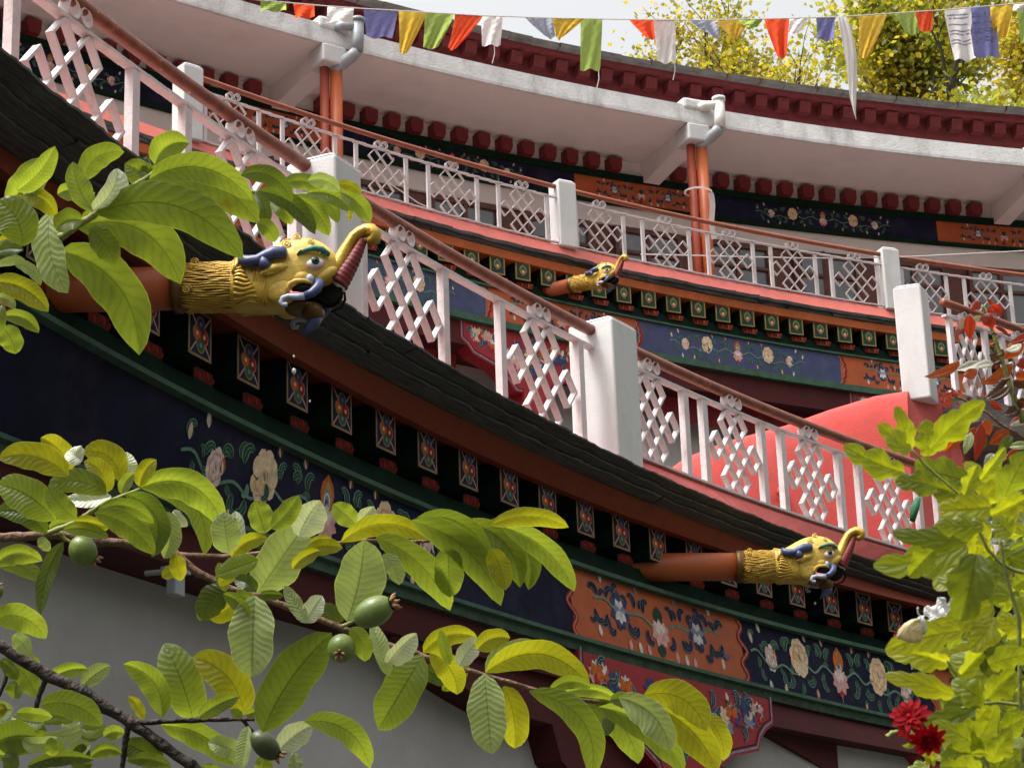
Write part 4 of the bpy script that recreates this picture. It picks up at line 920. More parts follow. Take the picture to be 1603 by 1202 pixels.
        nb.ell(ZX(1038, 524, sg*.15), (Vector((.024, 0, .012)), Vector((0, .03, 0)), Vector((-.01, 0, .032))), 12, 8)
        bl.build('whisker', 'horn_blue', T, True); gr.build('whisker_tip', 'whisker_grey', T, True); hn.build('horn', 'horn_blue', T, True); b = br.build('eyebrow', 'brow_teal', T, True)
        e = er.build('eye_rim', 'eye_rim', T, True); ew.build('eyeball', 'eye_white', e, True); ei.build('iris', 'eye_green', e, True); ep.build('pupil', 'black_paint', e, True)
        ea.build('ear', 'gold_face', T, True); nb.build('nostril', 'whisker_grey', T, True)
    return T
sp0 = spout_proto()
def orient(T, p0, fwd, s=1.0):
    f = Vector(fwd).normalized(); z = Vector((0, 0, 1)); y = z.cross(f).normalized(); zz = f.cross(y)
    T.matrix_world = Matrix(((f.x*s, y.x*s, zz.x*s, p0.x), (f.y*s, y.y*s, zz.y*s, p0.y), (f.z*s, y.z*s, zz.z*s, p0.z), (0, 0, 0, 1)))
def copy_tree(o, parent=None):
    c_ = o.copy(); COL.objects.link(c_)
    if parent: c_.parent = parent
    for ch in list(o.children): copy_tree(ch, c_)
    return c_
def on_z(px, py, z):
    v = at(px, py, 1)-Vector((0, 0, CZ)); return Vector((0, 0, CZ))+v*(z/v.z)
sps = [(A1(14.1, -.52, 5.03), (490, 446), 5.0, 1.0, 'largest golden dragon-head spout with blue horn, beside the upper guava leaves'),
       (A1(22.8, -.50, 4.99), (1282, 886), 4.97, .96, 'golden dragon-head spout at lower right, under the right end of the black eave')]
for i, (p0, px, z, s_, lb) in enumerate(sps):
    T = sp0 if i == 0 else copy_tree(sp0)
    orient(T, p0, on_z(px[0], px[1], z)-p0, s_); T['label'] = lb; T['group'] = 'dragon spouts along the eaves'
T = copy_tree(sp0); p0 = at(893, 447, 36.9); d3 = (A3.nor(47.8)*.86+A3.tan(47.8)*.44+Vector((0, 0, -.03)))
orient(T, p0, d3, .84); T['label'] = 'smallest golden dragon-head spout, far off under the salmon coping of the middle storey'; T['group'] = 'dragon spouts along the eaves'
# drops falling from the spouts
for px, py, d, r_ in ((460, 558, 14.3, .007), (460, 581, 14.3, .014), (485, 628, 14.3, .006), (1276, 944, 21.3, .010)):
    m = MB(); m.ell(at(px, py, d), (Vector((r_, 0, 0)), Vector((0, r_, 0)), Vector((0, 0, r_*1.5))), 8, 6)
    tag(m.build('water_drop', 'drop', None, True), 'water drop falling beneath a dragon spout', 'water drop', 'drops falling from the spouts')
# small box lamp on the shaded wall
T = thing('wall_lamp', 'small dark lamp on the grey wall below the eave at left, behind the guava twigs', 'lamp')
q = A1(14.62, 1.3, 3.15); lp = at(275, 915, (A1(14.6, .72, 3.3)-Vector((0, 0, CZ))).dot(Fv)); n_ = A1.nor(14.6); t_ = A1.tan(14.6)
def bx(m, c, a, b, h, mi=0):
    m.hexa([c+t_*x*a+n_*y*b+Vector((0, 0, z*h)) for z in (-1, 1) for x, y in ((-1, -1), (1, -1), (1, 1), (-1, 1))], mi)
m = MB(); bx(m, lp, .06, .035, .075); bevel(m.build('lamp_body', 'pipe_grey', T), .01)
m = MB(); bx(m, lp+Vector((0, 0, .09)), .10, .05, .012); m.tube([lp+Vector((0, 0, .09)), lp+Vector((0, 0, .10))-n_*.22], .018, 8); m.build('bracket_arm', 'pipe_grey', T)
# ------------------------------------------------------------------ prayer flags
D_ = 26.0
st = [(330, -12), (400, 0), (500, 9), (570, 14), (624, 17), (755, 25), (874, 29), (990, 31), (1099, 32), (1200, 30), (1314, 27), (1400, 21), (1478, 16), (1603, 5), (1680, -3)]
def sy(x):
    for (a, b), (c_, d) in zip(st[:-1], st[1:]):
        if a <= x <= c_: return b+(d-b)*(x-a)/(c_-a)
    return st[0][1]
m = MB(); m.tube([at(x, y, D_) for x, y in st], .008, 6); tag(m.build('flag_string', 'rope'), 'thin line carrying the prayer flags across the top of the view', 'string')
FL = [(408, 448, 18, 'flag_green', 0, 1, 'green prayer flag at the far left of the string, mostly folded'),
 (459, 492, 29, 'flag_red', 2, .9, 'orange-red prayer flag left of the first white one, under the roof edge'),
 (513, 554, 34, 'flag_white', -2, 1, 'white prayer flag directly left of the broad blue one'),
 (569, 623, 60, 'flag_blue', -2, .75, 'broad blue prayer flag beside the left drain pipe'),
 (624, 668, 86, 'flag_yellow', -14, .3, 'yellow prayer flag next to the broad blue one, drooping to a point'),
 (665, 711, 78, 'flag_green', -14, .5, 'green prayer flag between the drooping yellow and the red one'),
 (712, 756, 80, 'flag_red', -26, .3, 'red prayer flag tapering to the left, beside the green one'),
 (753, 787, 72, 'flag_white', -1, .85, 'white prayer flag right of the tapering red one'),
 (822, 866, 62, 'flag_grey', 18, .35, 'grey-blue prayer flag folded to a wedge in front of the roof edge'),
 (864, 915, 64, 'flag_yellow', -14, .2, 'yellow prayer flag folded to a triangle left of the long green one'),
 (909, 943, 110, 'flag_green', -2, .92, 'longest green prayer flag, hanging straight in front of the roof'),
 (985, 1028, 63, 'flag_red', 14, .4, 'red prayer flag blown to the right, by the left edge of the yellow tree'),
 (1023, 1057, 99, 'flag_white', 4, .85, 'long white prayer flag right of the wind-blown red one'),
 (1076, 1124, 62, 'flag_grey', 22, .25, 'dark blue-grey prayer flag folded to a triangle against the trees'),
 (1117, 1175, 64, 'flag_yellow', 4, .2, 'yellow triangular prayer flag right of the dark blue-grey one'),
 (1156, 1194, 44, 'flag_green', 0, .7, 'short green prayer flag half hidden by the yellow triangular one'),
 (1196, 1236, 93, 'flag_red', 8, .35, 'red prayer flag tapering to a point in front of bare branches'),
 (1234, 1266, 54, 'flag_white', -8, .6, 'short white prayer flag right of the red pointed one'),
 (1278, 1307, 64, 'flag_blue', 0, .9, 'small lavender prayer flag left of the long white scarf'),
 (1344, 1389, 92, 'flag_yellow', -14, .35, 'yellow prayer flag right of the long white scarf'),
 (1400, 1441, 56, 'flag_green', 8, .5, 'green prayer flag next to a small red one before the yellow tree'),
 (1433, 1461, 50, 'flag_red', 2, .7, 'small red prayer flag beside a green one before the yellow tree'),
 (1478, 1520, 95, 'flag_white', 12, .78, 'printed white prayer flag left of the printed lavender one'),
 (1515, 1559, 90, 'flag_blue', 8, .9, 'printed lavender prayer flag at upper right'),
 (1550, 1587, 60, 'flag_yellow', -4, .7, 'yellow prayer flag directly right of the printed lavender one'),
 (1568, 1610, 19, 'flag_white', 4, .8, 'white prayer flag in the upper right corner'),
 (1592, 1625, 67, 'flag_green', 2, .8, 'green prayer flag cut by the right edge')]
fr = random.Random(9)
for i, (x0, x1, yb, mt, sk, tp_, lb) in enumerate(FL):
    m = MB(); rows = []; ph = fr.uniform(0, 6); NU, NV = 12, 16
    d0 = D_+.06*(i % 3)
    for j in range(NV+1):
        v = j/NV; row = []
        for k in range(NU+1):
            u = k/NU; yt = sy(x0+(x1-x0)*u)
            cx = (x0+x1)/2+sk*v**1.2; ww = (x1-x0)*(1-(1-tp_)*v**1.1)
            x = cx+(u-.5)*ww; hang = yb-(7*abs(u-.5)*2*(1-tp_)) + 2.2*sin(u*9+ph)*(1 if tp_ > .7 else .3)
            y = yt+(hang-yt)*v
            dd = d0+.07*v*sin(u*5+ph)+.05*sin(u*11*(1.2-tp_*.5)+v*3+ph)*v**.6+.12*v*sin(ph)+.012*sin(u*23+v*17+ph*3)*sin(v*13-u*9+ph)
            row.append(at(x, y, dd))
        rows.append(row)
    m.quad_grid(rows)
    fo = m.build('prayer_flag', mt, None, True); tag(fo, lb, 'prayer flag', 'prayer flags on the string')
    if tp_ > .75 and yb > 70:
        for a in range(7 if i > 18 else 0):
            m = MB()
            u0, u1 = .12, .88; v = .14+.1*a
            pts = []
            for uu in frange(u0, u1, .06):
                if fr.random() < .06: continue
                j = int(v*NV); k = int(uu*NU); p_ = rows[j][k]; pts.append(p_)
                q_ = p_-Fv*.012; m.poly([q_-Rv*.012-Uv*.008, q_+Rv*.014-Uv*.008, q_+Rv*.012+Uv*.008, q_-Rv*.014+Uv*.008])
            if m.v: m.build('printed_line', 'flag_grey', fo)
    if i in (7, 10, 12):
        m = MB(); e = rows[-1][-2 if i != 7 else 8]; m.tube([e, e-Vector((0, 0, .1)), e-Vector((.03, 0, .22))], .006, 5); m.build('loose_thread', 'rope', fo)
# long white scarf
m = MB(); rows = []
for j in range(26):
    v = j/25; y = 27+v*160; cx = 1318+26*v+4*sin(v*5); ww = (13+6*sin(v*4+.5))*(1 if v < .82 else max(.12, 1-(v-.82)*5.2))
    rows.append([at(cx+(u-.5)*ww*1.0, y, D_-.1+.07*sin(u*8+v*5)) for u in frange(0, 1, .1)])
m.quad_grid(rows); tag(m.build('scarf', 'flag_white', None, True), 'long narrow white scarf hanging from the flag string over the roof edge', 'scarf')
# ------------------------------------------------------------------ trees behind the roof
def tree(name, label, base, height, spread, nleaf, mats, seed, trunk_r, crown_lo=.35, leaf=.16, dens=1.0, lean=(0, 0)):
    T = thing(name, label, 'tree', 'trees behind the temple roof'); R_ = random.Random(seed)
    wood = MB(); tips = []
    def grow(p, d, ln, r, lev):
        pts = [p]; q = p.copy(); dd = d.copy(); n = 5
        for i in range(n):
            dd = (dd+Vector((R_.uniform(-1, 1), R_.uniform(-1, 1), R_.uniform(-.3, .9)))*.16).normalized(); q = q+dd*(ln/n); pts.append(q.copy())
        wood.tube(pts, [r*(1-.45*i/n) for i in range(n+1)], 6 if lev else 9, cap=False)
        if lev >= 3: tips.extend(pts[2:])
        elif lev == 2: tips.extend(pts[3:])
        if lev < 4:
            for k in range(R_.choice((3, 3, 4)) if lev else 6):
                t = R_.uniform(.4, 1); i = int(t*n); a = R_.uniform(0, 2*pi); s = spread*R_.uniform(.6, 1.2)
                nd = (dd*.75+Vector((cos(a)*s, sin(a)*s, R_.uniform(.05, .5)))).normalized(); grow(pts[min(i, n)], nd, ln*R_.uniform(.5, .72), r*.5, lev+1)
    grow(Vector(base), Vector((lean[0], lean[1], 1)).normalized(), height*.42, trunk_r, 0)
    wood.build('trunk', 'tree_bark', T, True)
    lv = MB(); o = Vector(base)
    for i in range(nleaf):
        c = R_.choice(tips)+Vector((R_.gauss(0, .28), R_.gauss(0, .28), R_.gauss(0, .24)))*dens
        a = Vector((R_.gauss(0, 1), R_.gauss(0, 1), R_.gauss(0, .6)-.3)).normalized(); b = a.cross(Vector((R_.gauss(0, 1), R_.gauss(0, 1), R_.gauss(0, 1)))).normalized()
        l = leaf*R_.uniform(.6, 1.25); w_ = l*.34
        mi = 0 if R_.random() < .5+.35*sin(c.x*.9+c.z*1.1+seed) else 1
        k = len(lv.v); lv.v += [tuple(c), tuple(c+a*l*.5+b*w_), tuple(c+a*l), tuple(c+a*l*.5-b*w_)]; lv.f.append((k, k+1, k+2, k+3)); lv.m.append(mi)
        lv.uv[len(lv.f)-1] = ((0, .5), (.5, 1), (1, .5), (.5, 0))
    lv.build('crown', mats, T)
    return T
def tb(px, d, dz): q = at(px, 100, d); return (q.x, q.y, q.z-dz)
tree('yellow_tree', 'dense yellow-green tree rising over the roof at the right edge', tb(1470, 66, 9.0), 15.5, .75, 17000, ['tree_yellow', 'tree_green'], 4, .28, leaf=.21, dens=1.5)
tree('yellow_tree', 'yellow tree cut off by the right edge, partly behind the printed flags', tb(1610, 70, 8.5), 15, .8, 12000, ['tree_yellow', 'tree_yellow'], 12, .26, leaf=.21, dens=1.4)
tree('bare_tree', 'thin tree with mostly bare dark branches and few leaves, left of the long white scarf', tb(1225, 62, 8.2), 13.5, .8, 4200, ['tree_yellow', 'tree_green'], 21, .2, leaf=.17, dens=1.0)
tree('yellow_tree', 'sparse yellow tree at the left end of the row, behind the wind-blown red flag', tb(1045, 64, 7.5), 12.5, .85, 8500, ['tree_yellow', 'tree_green'], 33, .2, leaf=.17, dens=1.2)
tree('green_tree', 'low green tree behind the slate roof edge at far right', tb(1540, 60, 7.6), 9.5, .8, 9000, ['tree_green', 'tree_green'], 41, .22, leaf=.19, dens=1.3)
# ------------------------------------------------------------------ guava branches
ROFF = {'a': (0, 200), 'b': (280, 230), 'c': (0, 380), 'd': (0, 670), 'e': (200, 720), 'f': (480, 770), 'g': (640, 770), 'h': (0, 890), 'i': (0, 977), 'j': (200, 977), 'k': (290, 860), 'l': (400, 977), 'm': (560, 950), 'n': (840, 977), 'p': (1303, 450), 'q': (1303, 620), 'r': (1303, 800), 's': (1303, 977)}
ZS = 5.343
def zp(r, x, y): o = ROFF[r]; return (o[0]+x/ZS, o[1]+y/ZS)
def leaf_mesh(b, t, w, bend, roll, d, rnd, fold=.35, curl=.25, prof='guava', nu=14, droop=None, wav=.04):
    """leaf from base pixel b to tip pixel t at depth d: real curved blade with midrib fold"""
    B = at(b[0], b[1], d); dt = rnd.uniform(-.22, .22) if droop is None else droop
    ln_px = math.hypot(t[0]-b[0], t[1]-b[1]); sc = d/FPX
    T_ = at(t[0], t[1], d+dt*ln_px*sc)
    dx, dy = (t[0]-b[0])/ln_px, (t[1]-b[1])/ln_px
    pv = (Rv*dy+Uv*dx)       # image (dy,-dx): sideways, positive = left of travel
    bl = bend*ln_px*sc*2; arch = rnd.uniform(-.05, .15)*ln_px*sc*2
    C = (B+T_)*.5+pv*bl-Fv*arch
    hw = w*.5*sc/max(.35, cos(radians(roll))); fA = fold*rnd.uniform(.5, 2.0); fB = fold*rnd.uniform(.5, 2.0); cw_ = (cos(fA)+cos(fB))/2
    rows, uvs = [], []; nv = 10; ph = rnd.uniform(0, 6)
    for i in range(nu+1):
        u = i/nu; p = B*(1-u)**2+C*2*u*(1-u)+T_*u*u; tg = ((C-B)*(1-u)+(T_-C)*u).normalized()
        sd = tg.cross(Fv); 
        if sd.length < 1e-4: sd = pv.copy()
        sd.normalize(); 
        if sd.dot(pv) < 0: sd = -sd
        nr = tg.cross(sd).normalized()
        if nr.dot(Fv) > 0: nr = -nr                     # towards the viewer
        sd2 = sd*cos(radians(roll))+nr*sin(radians(roll)); nr2 = nr*cos(radians(roll))-sd*sin(radians(roll))
        if prof == 'guava': f = (1-abs(2*u**.93-1)**2.5)**.72 if 0 < u < 1 else 0
        elif prof == 'ovate': f = max(0, sin(pi*u**.75))**.85
        elif prof == 'round': f = (max(0, 1-(2*u-1)**2))**.5
        else: f = 1
        if i == 0: f = .05
        row = []; uvr = []
        for k in range(nv+1):
            v = k/nv*2-1; av = abs(v)
            if prof == 'lobed':
                env = max(0.02, sin(pi*min(1, u**.8*.97+.02)))**.6
                lob = .60+.44*abs(cos(pi*(u*2.15+.08+.05*v)))**.7+.035*sin(u*44+ph)
                f = env*lob
            h = hw*f*(1+wav*sin(u*17+ph+v)); fa = fA if v < 0 else fB
            up = h*av*sin(fa)*(1-.25*av) - curl*(av**2)*hw*f + .05*hw*sin(u*15+ph)*av*f + .012*hw*sin(u*62-av*9)*f*(1-av)
            row.append(p+sd2*(v*h*cos(fa)/cw_)+nr2*up); uvr.append((u, k/nv))
        rows.append(row); uvs.append(uvr)
    m = MB(); m.quad_grid(rows, 0, False, uvs); return m
def add_leaf(parent, r, spec, d, rnd, name='leaf', **kw):
    bx_, by_, tx_, ty_, w_, bend, roll, tone = spec
    m = leaf_mesh(zp(r, bx_, by_), zp(r, tx_, ty_), w_/ZS, bend, roll, d, rnd, **kw)
    return m.build(name, tone, parent, True)
N, PA, YE, DK, WH = 'leaf', 'leaf_pale_sheen', 'leaf_yellow', 'leaf_dark', 'leaf_highlight'
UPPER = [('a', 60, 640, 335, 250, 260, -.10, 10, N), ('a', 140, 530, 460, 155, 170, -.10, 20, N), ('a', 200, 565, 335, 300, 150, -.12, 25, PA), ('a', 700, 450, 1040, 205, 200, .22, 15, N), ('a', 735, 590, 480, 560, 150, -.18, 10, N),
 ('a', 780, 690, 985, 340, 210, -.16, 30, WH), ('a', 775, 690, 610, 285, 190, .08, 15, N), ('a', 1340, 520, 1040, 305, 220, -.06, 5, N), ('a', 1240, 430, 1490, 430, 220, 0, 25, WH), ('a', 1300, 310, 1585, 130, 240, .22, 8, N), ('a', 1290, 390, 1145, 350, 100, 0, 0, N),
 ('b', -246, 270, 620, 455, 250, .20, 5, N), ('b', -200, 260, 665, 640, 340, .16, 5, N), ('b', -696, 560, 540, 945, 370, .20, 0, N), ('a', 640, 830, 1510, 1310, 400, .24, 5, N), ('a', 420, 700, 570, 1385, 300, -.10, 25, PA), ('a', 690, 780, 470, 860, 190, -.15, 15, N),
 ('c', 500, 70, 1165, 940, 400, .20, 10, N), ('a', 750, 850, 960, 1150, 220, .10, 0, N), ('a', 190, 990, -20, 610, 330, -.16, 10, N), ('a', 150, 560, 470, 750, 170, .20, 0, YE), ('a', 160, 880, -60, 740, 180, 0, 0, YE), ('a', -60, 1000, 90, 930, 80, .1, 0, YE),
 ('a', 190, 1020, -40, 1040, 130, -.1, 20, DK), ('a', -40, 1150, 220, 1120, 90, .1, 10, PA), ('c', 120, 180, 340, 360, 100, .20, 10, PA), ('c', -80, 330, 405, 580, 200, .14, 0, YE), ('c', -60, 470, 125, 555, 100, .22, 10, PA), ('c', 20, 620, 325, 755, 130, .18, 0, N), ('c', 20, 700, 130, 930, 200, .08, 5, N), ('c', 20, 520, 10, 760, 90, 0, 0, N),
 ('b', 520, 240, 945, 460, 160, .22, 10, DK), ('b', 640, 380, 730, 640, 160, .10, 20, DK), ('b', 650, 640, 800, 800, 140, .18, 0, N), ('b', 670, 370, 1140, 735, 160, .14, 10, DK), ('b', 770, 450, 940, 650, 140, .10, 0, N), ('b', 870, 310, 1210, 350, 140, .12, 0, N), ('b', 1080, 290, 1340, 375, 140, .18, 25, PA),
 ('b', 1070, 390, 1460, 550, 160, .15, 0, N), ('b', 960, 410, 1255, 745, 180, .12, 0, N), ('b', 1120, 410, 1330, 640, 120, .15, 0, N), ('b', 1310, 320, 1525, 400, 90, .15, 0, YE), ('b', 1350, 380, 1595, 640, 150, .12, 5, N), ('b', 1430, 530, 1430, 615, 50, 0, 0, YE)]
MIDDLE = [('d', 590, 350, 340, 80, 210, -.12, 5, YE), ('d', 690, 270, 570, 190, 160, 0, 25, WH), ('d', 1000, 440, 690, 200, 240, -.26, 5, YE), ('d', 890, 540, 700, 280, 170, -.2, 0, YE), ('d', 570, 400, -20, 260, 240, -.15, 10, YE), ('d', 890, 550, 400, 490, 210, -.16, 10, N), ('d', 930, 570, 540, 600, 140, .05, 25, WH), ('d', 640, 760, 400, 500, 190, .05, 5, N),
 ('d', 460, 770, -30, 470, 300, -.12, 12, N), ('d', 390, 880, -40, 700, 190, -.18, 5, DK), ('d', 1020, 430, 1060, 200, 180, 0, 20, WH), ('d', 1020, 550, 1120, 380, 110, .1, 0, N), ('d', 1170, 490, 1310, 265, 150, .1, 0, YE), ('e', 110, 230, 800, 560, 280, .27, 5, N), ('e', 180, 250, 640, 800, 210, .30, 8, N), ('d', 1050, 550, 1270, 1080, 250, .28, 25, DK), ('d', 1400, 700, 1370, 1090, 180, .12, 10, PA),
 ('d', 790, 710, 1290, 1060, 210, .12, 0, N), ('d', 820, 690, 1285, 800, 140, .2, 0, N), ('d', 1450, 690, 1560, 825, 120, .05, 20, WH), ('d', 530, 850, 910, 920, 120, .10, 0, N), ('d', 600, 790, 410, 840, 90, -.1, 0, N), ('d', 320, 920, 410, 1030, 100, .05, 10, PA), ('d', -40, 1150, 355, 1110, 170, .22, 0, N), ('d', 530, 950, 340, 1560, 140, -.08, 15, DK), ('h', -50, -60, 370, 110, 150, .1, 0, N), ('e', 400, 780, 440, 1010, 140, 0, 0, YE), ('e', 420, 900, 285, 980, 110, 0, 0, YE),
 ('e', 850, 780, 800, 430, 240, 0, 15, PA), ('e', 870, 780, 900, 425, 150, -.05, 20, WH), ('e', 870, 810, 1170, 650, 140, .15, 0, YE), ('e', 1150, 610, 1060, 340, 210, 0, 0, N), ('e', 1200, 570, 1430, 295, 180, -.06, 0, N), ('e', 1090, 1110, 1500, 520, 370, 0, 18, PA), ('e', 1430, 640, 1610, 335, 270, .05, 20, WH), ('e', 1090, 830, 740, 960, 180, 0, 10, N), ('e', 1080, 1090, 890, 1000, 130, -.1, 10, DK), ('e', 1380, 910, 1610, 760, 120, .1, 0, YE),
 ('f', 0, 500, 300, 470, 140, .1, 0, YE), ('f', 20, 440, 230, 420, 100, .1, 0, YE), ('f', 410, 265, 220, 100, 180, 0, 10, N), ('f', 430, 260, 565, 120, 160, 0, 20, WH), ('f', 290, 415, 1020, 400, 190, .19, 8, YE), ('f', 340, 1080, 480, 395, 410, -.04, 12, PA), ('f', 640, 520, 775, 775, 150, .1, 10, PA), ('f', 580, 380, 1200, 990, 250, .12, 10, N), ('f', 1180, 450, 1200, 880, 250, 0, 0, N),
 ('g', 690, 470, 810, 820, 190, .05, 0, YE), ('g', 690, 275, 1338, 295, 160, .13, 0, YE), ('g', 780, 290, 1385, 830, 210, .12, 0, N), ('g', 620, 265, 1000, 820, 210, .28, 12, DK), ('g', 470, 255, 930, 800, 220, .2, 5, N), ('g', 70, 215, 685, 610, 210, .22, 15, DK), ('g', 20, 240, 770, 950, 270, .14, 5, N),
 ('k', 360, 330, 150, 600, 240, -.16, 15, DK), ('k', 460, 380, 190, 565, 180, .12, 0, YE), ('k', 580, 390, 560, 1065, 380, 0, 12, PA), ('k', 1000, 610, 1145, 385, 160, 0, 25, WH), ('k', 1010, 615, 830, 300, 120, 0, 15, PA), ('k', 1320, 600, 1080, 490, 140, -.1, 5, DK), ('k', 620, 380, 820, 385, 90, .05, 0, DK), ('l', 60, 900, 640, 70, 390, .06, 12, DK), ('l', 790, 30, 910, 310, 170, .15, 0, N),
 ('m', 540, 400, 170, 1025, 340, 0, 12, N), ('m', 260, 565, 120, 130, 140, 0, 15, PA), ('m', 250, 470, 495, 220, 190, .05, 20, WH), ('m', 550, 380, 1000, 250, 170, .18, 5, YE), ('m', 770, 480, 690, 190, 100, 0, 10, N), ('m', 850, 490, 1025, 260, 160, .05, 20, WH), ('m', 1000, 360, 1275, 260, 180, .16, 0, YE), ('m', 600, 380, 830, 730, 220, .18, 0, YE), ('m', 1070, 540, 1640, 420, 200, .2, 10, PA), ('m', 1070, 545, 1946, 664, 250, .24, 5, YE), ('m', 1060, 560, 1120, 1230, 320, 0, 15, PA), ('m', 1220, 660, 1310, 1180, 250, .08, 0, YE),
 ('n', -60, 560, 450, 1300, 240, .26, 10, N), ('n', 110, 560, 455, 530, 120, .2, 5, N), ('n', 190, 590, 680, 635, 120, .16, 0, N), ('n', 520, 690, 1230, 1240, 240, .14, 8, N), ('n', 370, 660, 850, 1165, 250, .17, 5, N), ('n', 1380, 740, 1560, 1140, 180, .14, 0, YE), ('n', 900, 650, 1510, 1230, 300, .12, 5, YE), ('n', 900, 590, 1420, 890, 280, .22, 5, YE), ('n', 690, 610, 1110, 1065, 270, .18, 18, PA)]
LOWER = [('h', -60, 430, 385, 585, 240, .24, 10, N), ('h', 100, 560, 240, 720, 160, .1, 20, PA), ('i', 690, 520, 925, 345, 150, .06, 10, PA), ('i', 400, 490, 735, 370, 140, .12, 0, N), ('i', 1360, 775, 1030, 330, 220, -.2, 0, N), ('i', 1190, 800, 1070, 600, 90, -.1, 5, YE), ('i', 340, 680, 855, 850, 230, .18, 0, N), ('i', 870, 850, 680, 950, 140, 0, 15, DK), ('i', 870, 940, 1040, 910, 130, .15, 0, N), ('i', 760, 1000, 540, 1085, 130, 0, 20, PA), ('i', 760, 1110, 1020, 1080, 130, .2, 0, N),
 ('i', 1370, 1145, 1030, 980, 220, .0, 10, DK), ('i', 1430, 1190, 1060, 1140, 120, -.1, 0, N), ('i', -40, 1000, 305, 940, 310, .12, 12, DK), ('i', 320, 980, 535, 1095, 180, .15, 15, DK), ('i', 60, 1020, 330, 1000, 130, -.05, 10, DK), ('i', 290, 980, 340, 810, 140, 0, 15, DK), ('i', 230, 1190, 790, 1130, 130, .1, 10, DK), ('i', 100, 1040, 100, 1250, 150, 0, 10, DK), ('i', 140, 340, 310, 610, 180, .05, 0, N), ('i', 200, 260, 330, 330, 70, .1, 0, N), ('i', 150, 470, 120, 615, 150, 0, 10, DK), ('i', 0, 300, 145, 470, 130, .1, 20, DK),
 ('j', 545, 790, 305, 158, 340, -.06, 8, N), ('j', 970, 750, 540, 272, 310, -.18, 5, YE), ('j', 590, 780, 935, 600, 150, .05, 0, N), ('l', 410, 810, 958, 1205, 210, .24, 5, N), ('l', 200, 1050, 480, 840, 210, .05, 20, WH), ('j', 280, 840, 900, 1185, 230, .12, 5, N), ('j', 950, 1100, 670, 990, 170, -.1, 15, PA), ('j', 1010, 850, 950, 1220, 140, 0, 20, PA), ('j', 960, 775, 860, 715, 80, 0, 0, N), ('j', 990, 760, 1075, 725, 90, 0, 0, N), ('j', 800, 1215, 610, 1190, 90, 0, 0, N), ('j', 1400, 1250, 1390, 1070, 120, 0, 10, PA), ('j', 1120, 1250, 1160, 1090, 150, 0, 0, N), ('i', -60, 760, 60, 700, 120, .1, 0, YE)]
xr = random.Random(77)
for k in range(16):
    LOWER.append(('i', xr.uniform(-40, 900), xr.uniform(700, 1180), 0, 0, xr.uniform(100, 170), xr.uniform(-.15, .2), xr.uniform(0, 25), xr.choice((N, DK, N, PA))))
    q = list(LOWER[-1]); a = xr.uniform(-.6, 3.6); l = xr.uniform(200, 330); q[3] = q[1]+l*cos(a); q[4] = q[2]-l*sin(a)*.7; LOWER[-1] = tuple(q)
for k in range(14):
    r_, x_, y_ = xr.choice((('k', 300, 330), ('e', 700, 820), ('f', 600, 420), ('g', 400, 340), ('m', 700, 470), ('n', 500, 640), ('d', 700, 800)))
    x_ += xr.uniform(-180, 260); y_ += xr.uniform(-40, 60); a = xr.uniform(-2.4, .9); l = xr.uniform(180, 330)
    MIDDLE.insert(0, (r_, x_, y_, x_+l*cos(a), y_-l*sin(a), xr.uniform(100, 160), xr.uniform(-.1, .2), xr.uniform(0, 25), xr.choice((N, YE, DK, N))))
def twig(parent, r, pts, rad, d, mat_, name='twig'):
    P3 = [at(*zp(r_, x, y), d+dd) for (r_, x, y, dd) in [(q if len(q) == 4 else (r, *q, 0)) for q in pts]]
    rads = [.56*(rad[0]+(rad[1]-rad[0])*i/(len(P3)-1)) for i in range(len(P3))]
    # small knots along the twig
    m = MB(); out = []; rr = []
    for i in range(len(P3)-1):
        for k in range(4):
            t = k/4; out.append(P3[i].lerp(P3[i+1], t)+Vector((random.uniform(-1, 1), 0, random.uniform(-1, 1)))*rads[i]*.12); rr.append(rads[i]*(1-t)+rads[i+1]*t)
        rr[-4] *= 1.18
    out.append(P3[-1]); rr.append(rads[-1])
    m.tube(out, rr, 9); return m.build(name, mat_, parent, True)
def fruit(parent, r, x, y, rx, ry, ang, d, mat_, calyx_dir):
    c = at(*zp(r, x, y), d); s = d/FPX/ZS; a = radians(ang); ax = Rv*cos(a)+Uv*sin(a); bx2 = -Rv*sin(a)+Uv*cos(a)
    m = MB(); m.ell(c, (bx2*ry*s, Fv*(ry*s), ax*rx*s), 20, 14); f = m.build('fruit', mat_, parent, True)
    m = MB(); cd_ = calyx_dir; e = c+(Rv*cd_[0]+Uv*cd_[1]-Fv*cd_[2])*(rx*s*.93); w_ = Vector(Rv*cd_[0]+Uv*cd_[1]-Fv*cd_[2]).normalized()
    u = w_.cross(Vector((.3, .2, .9))).normalized(); v = w_.cross(u)
    for k in range(5):
        q = 2*pi*k/5; o = u*cos(q)+v*sin(q); m.tube([e+o*rx*s*.12, e+o*rx*s*.30+w_*rx*s*.18, e+o*rx*s*.40+w_*rx*s*.36], [rx*s*.13, rx*s*.10, rx*s*.03], 7)
    k_ = MB(); k_.ell(e-w_*rx*s*.02, (u*rx*s*.32, v*rx*s*.32, w_*rx*s*.08), 12, 6); cal = m.build('calyx', 'calyx', f, True); k_.build('calyx_eye', 'mouth_dark', f, True)
    return f
DG = 3.3
lr = random.Random(17)
gU = thing('guava_branch', 'upper guava branch with large drooping leaves, reaching in above the big dragon spout', 'branch', 'guava branches in the foreground')
gM = thing('guava_branch', 'middle guava branch with three green guavas, sweeping across to the centre', 'branch', 'guava branches in the foreground')
gL = thing('guava_branch', 'lowest guava branch with thick dark bark, sloping through the bottom left corner', 'branch', 'guava branches in the foreground')
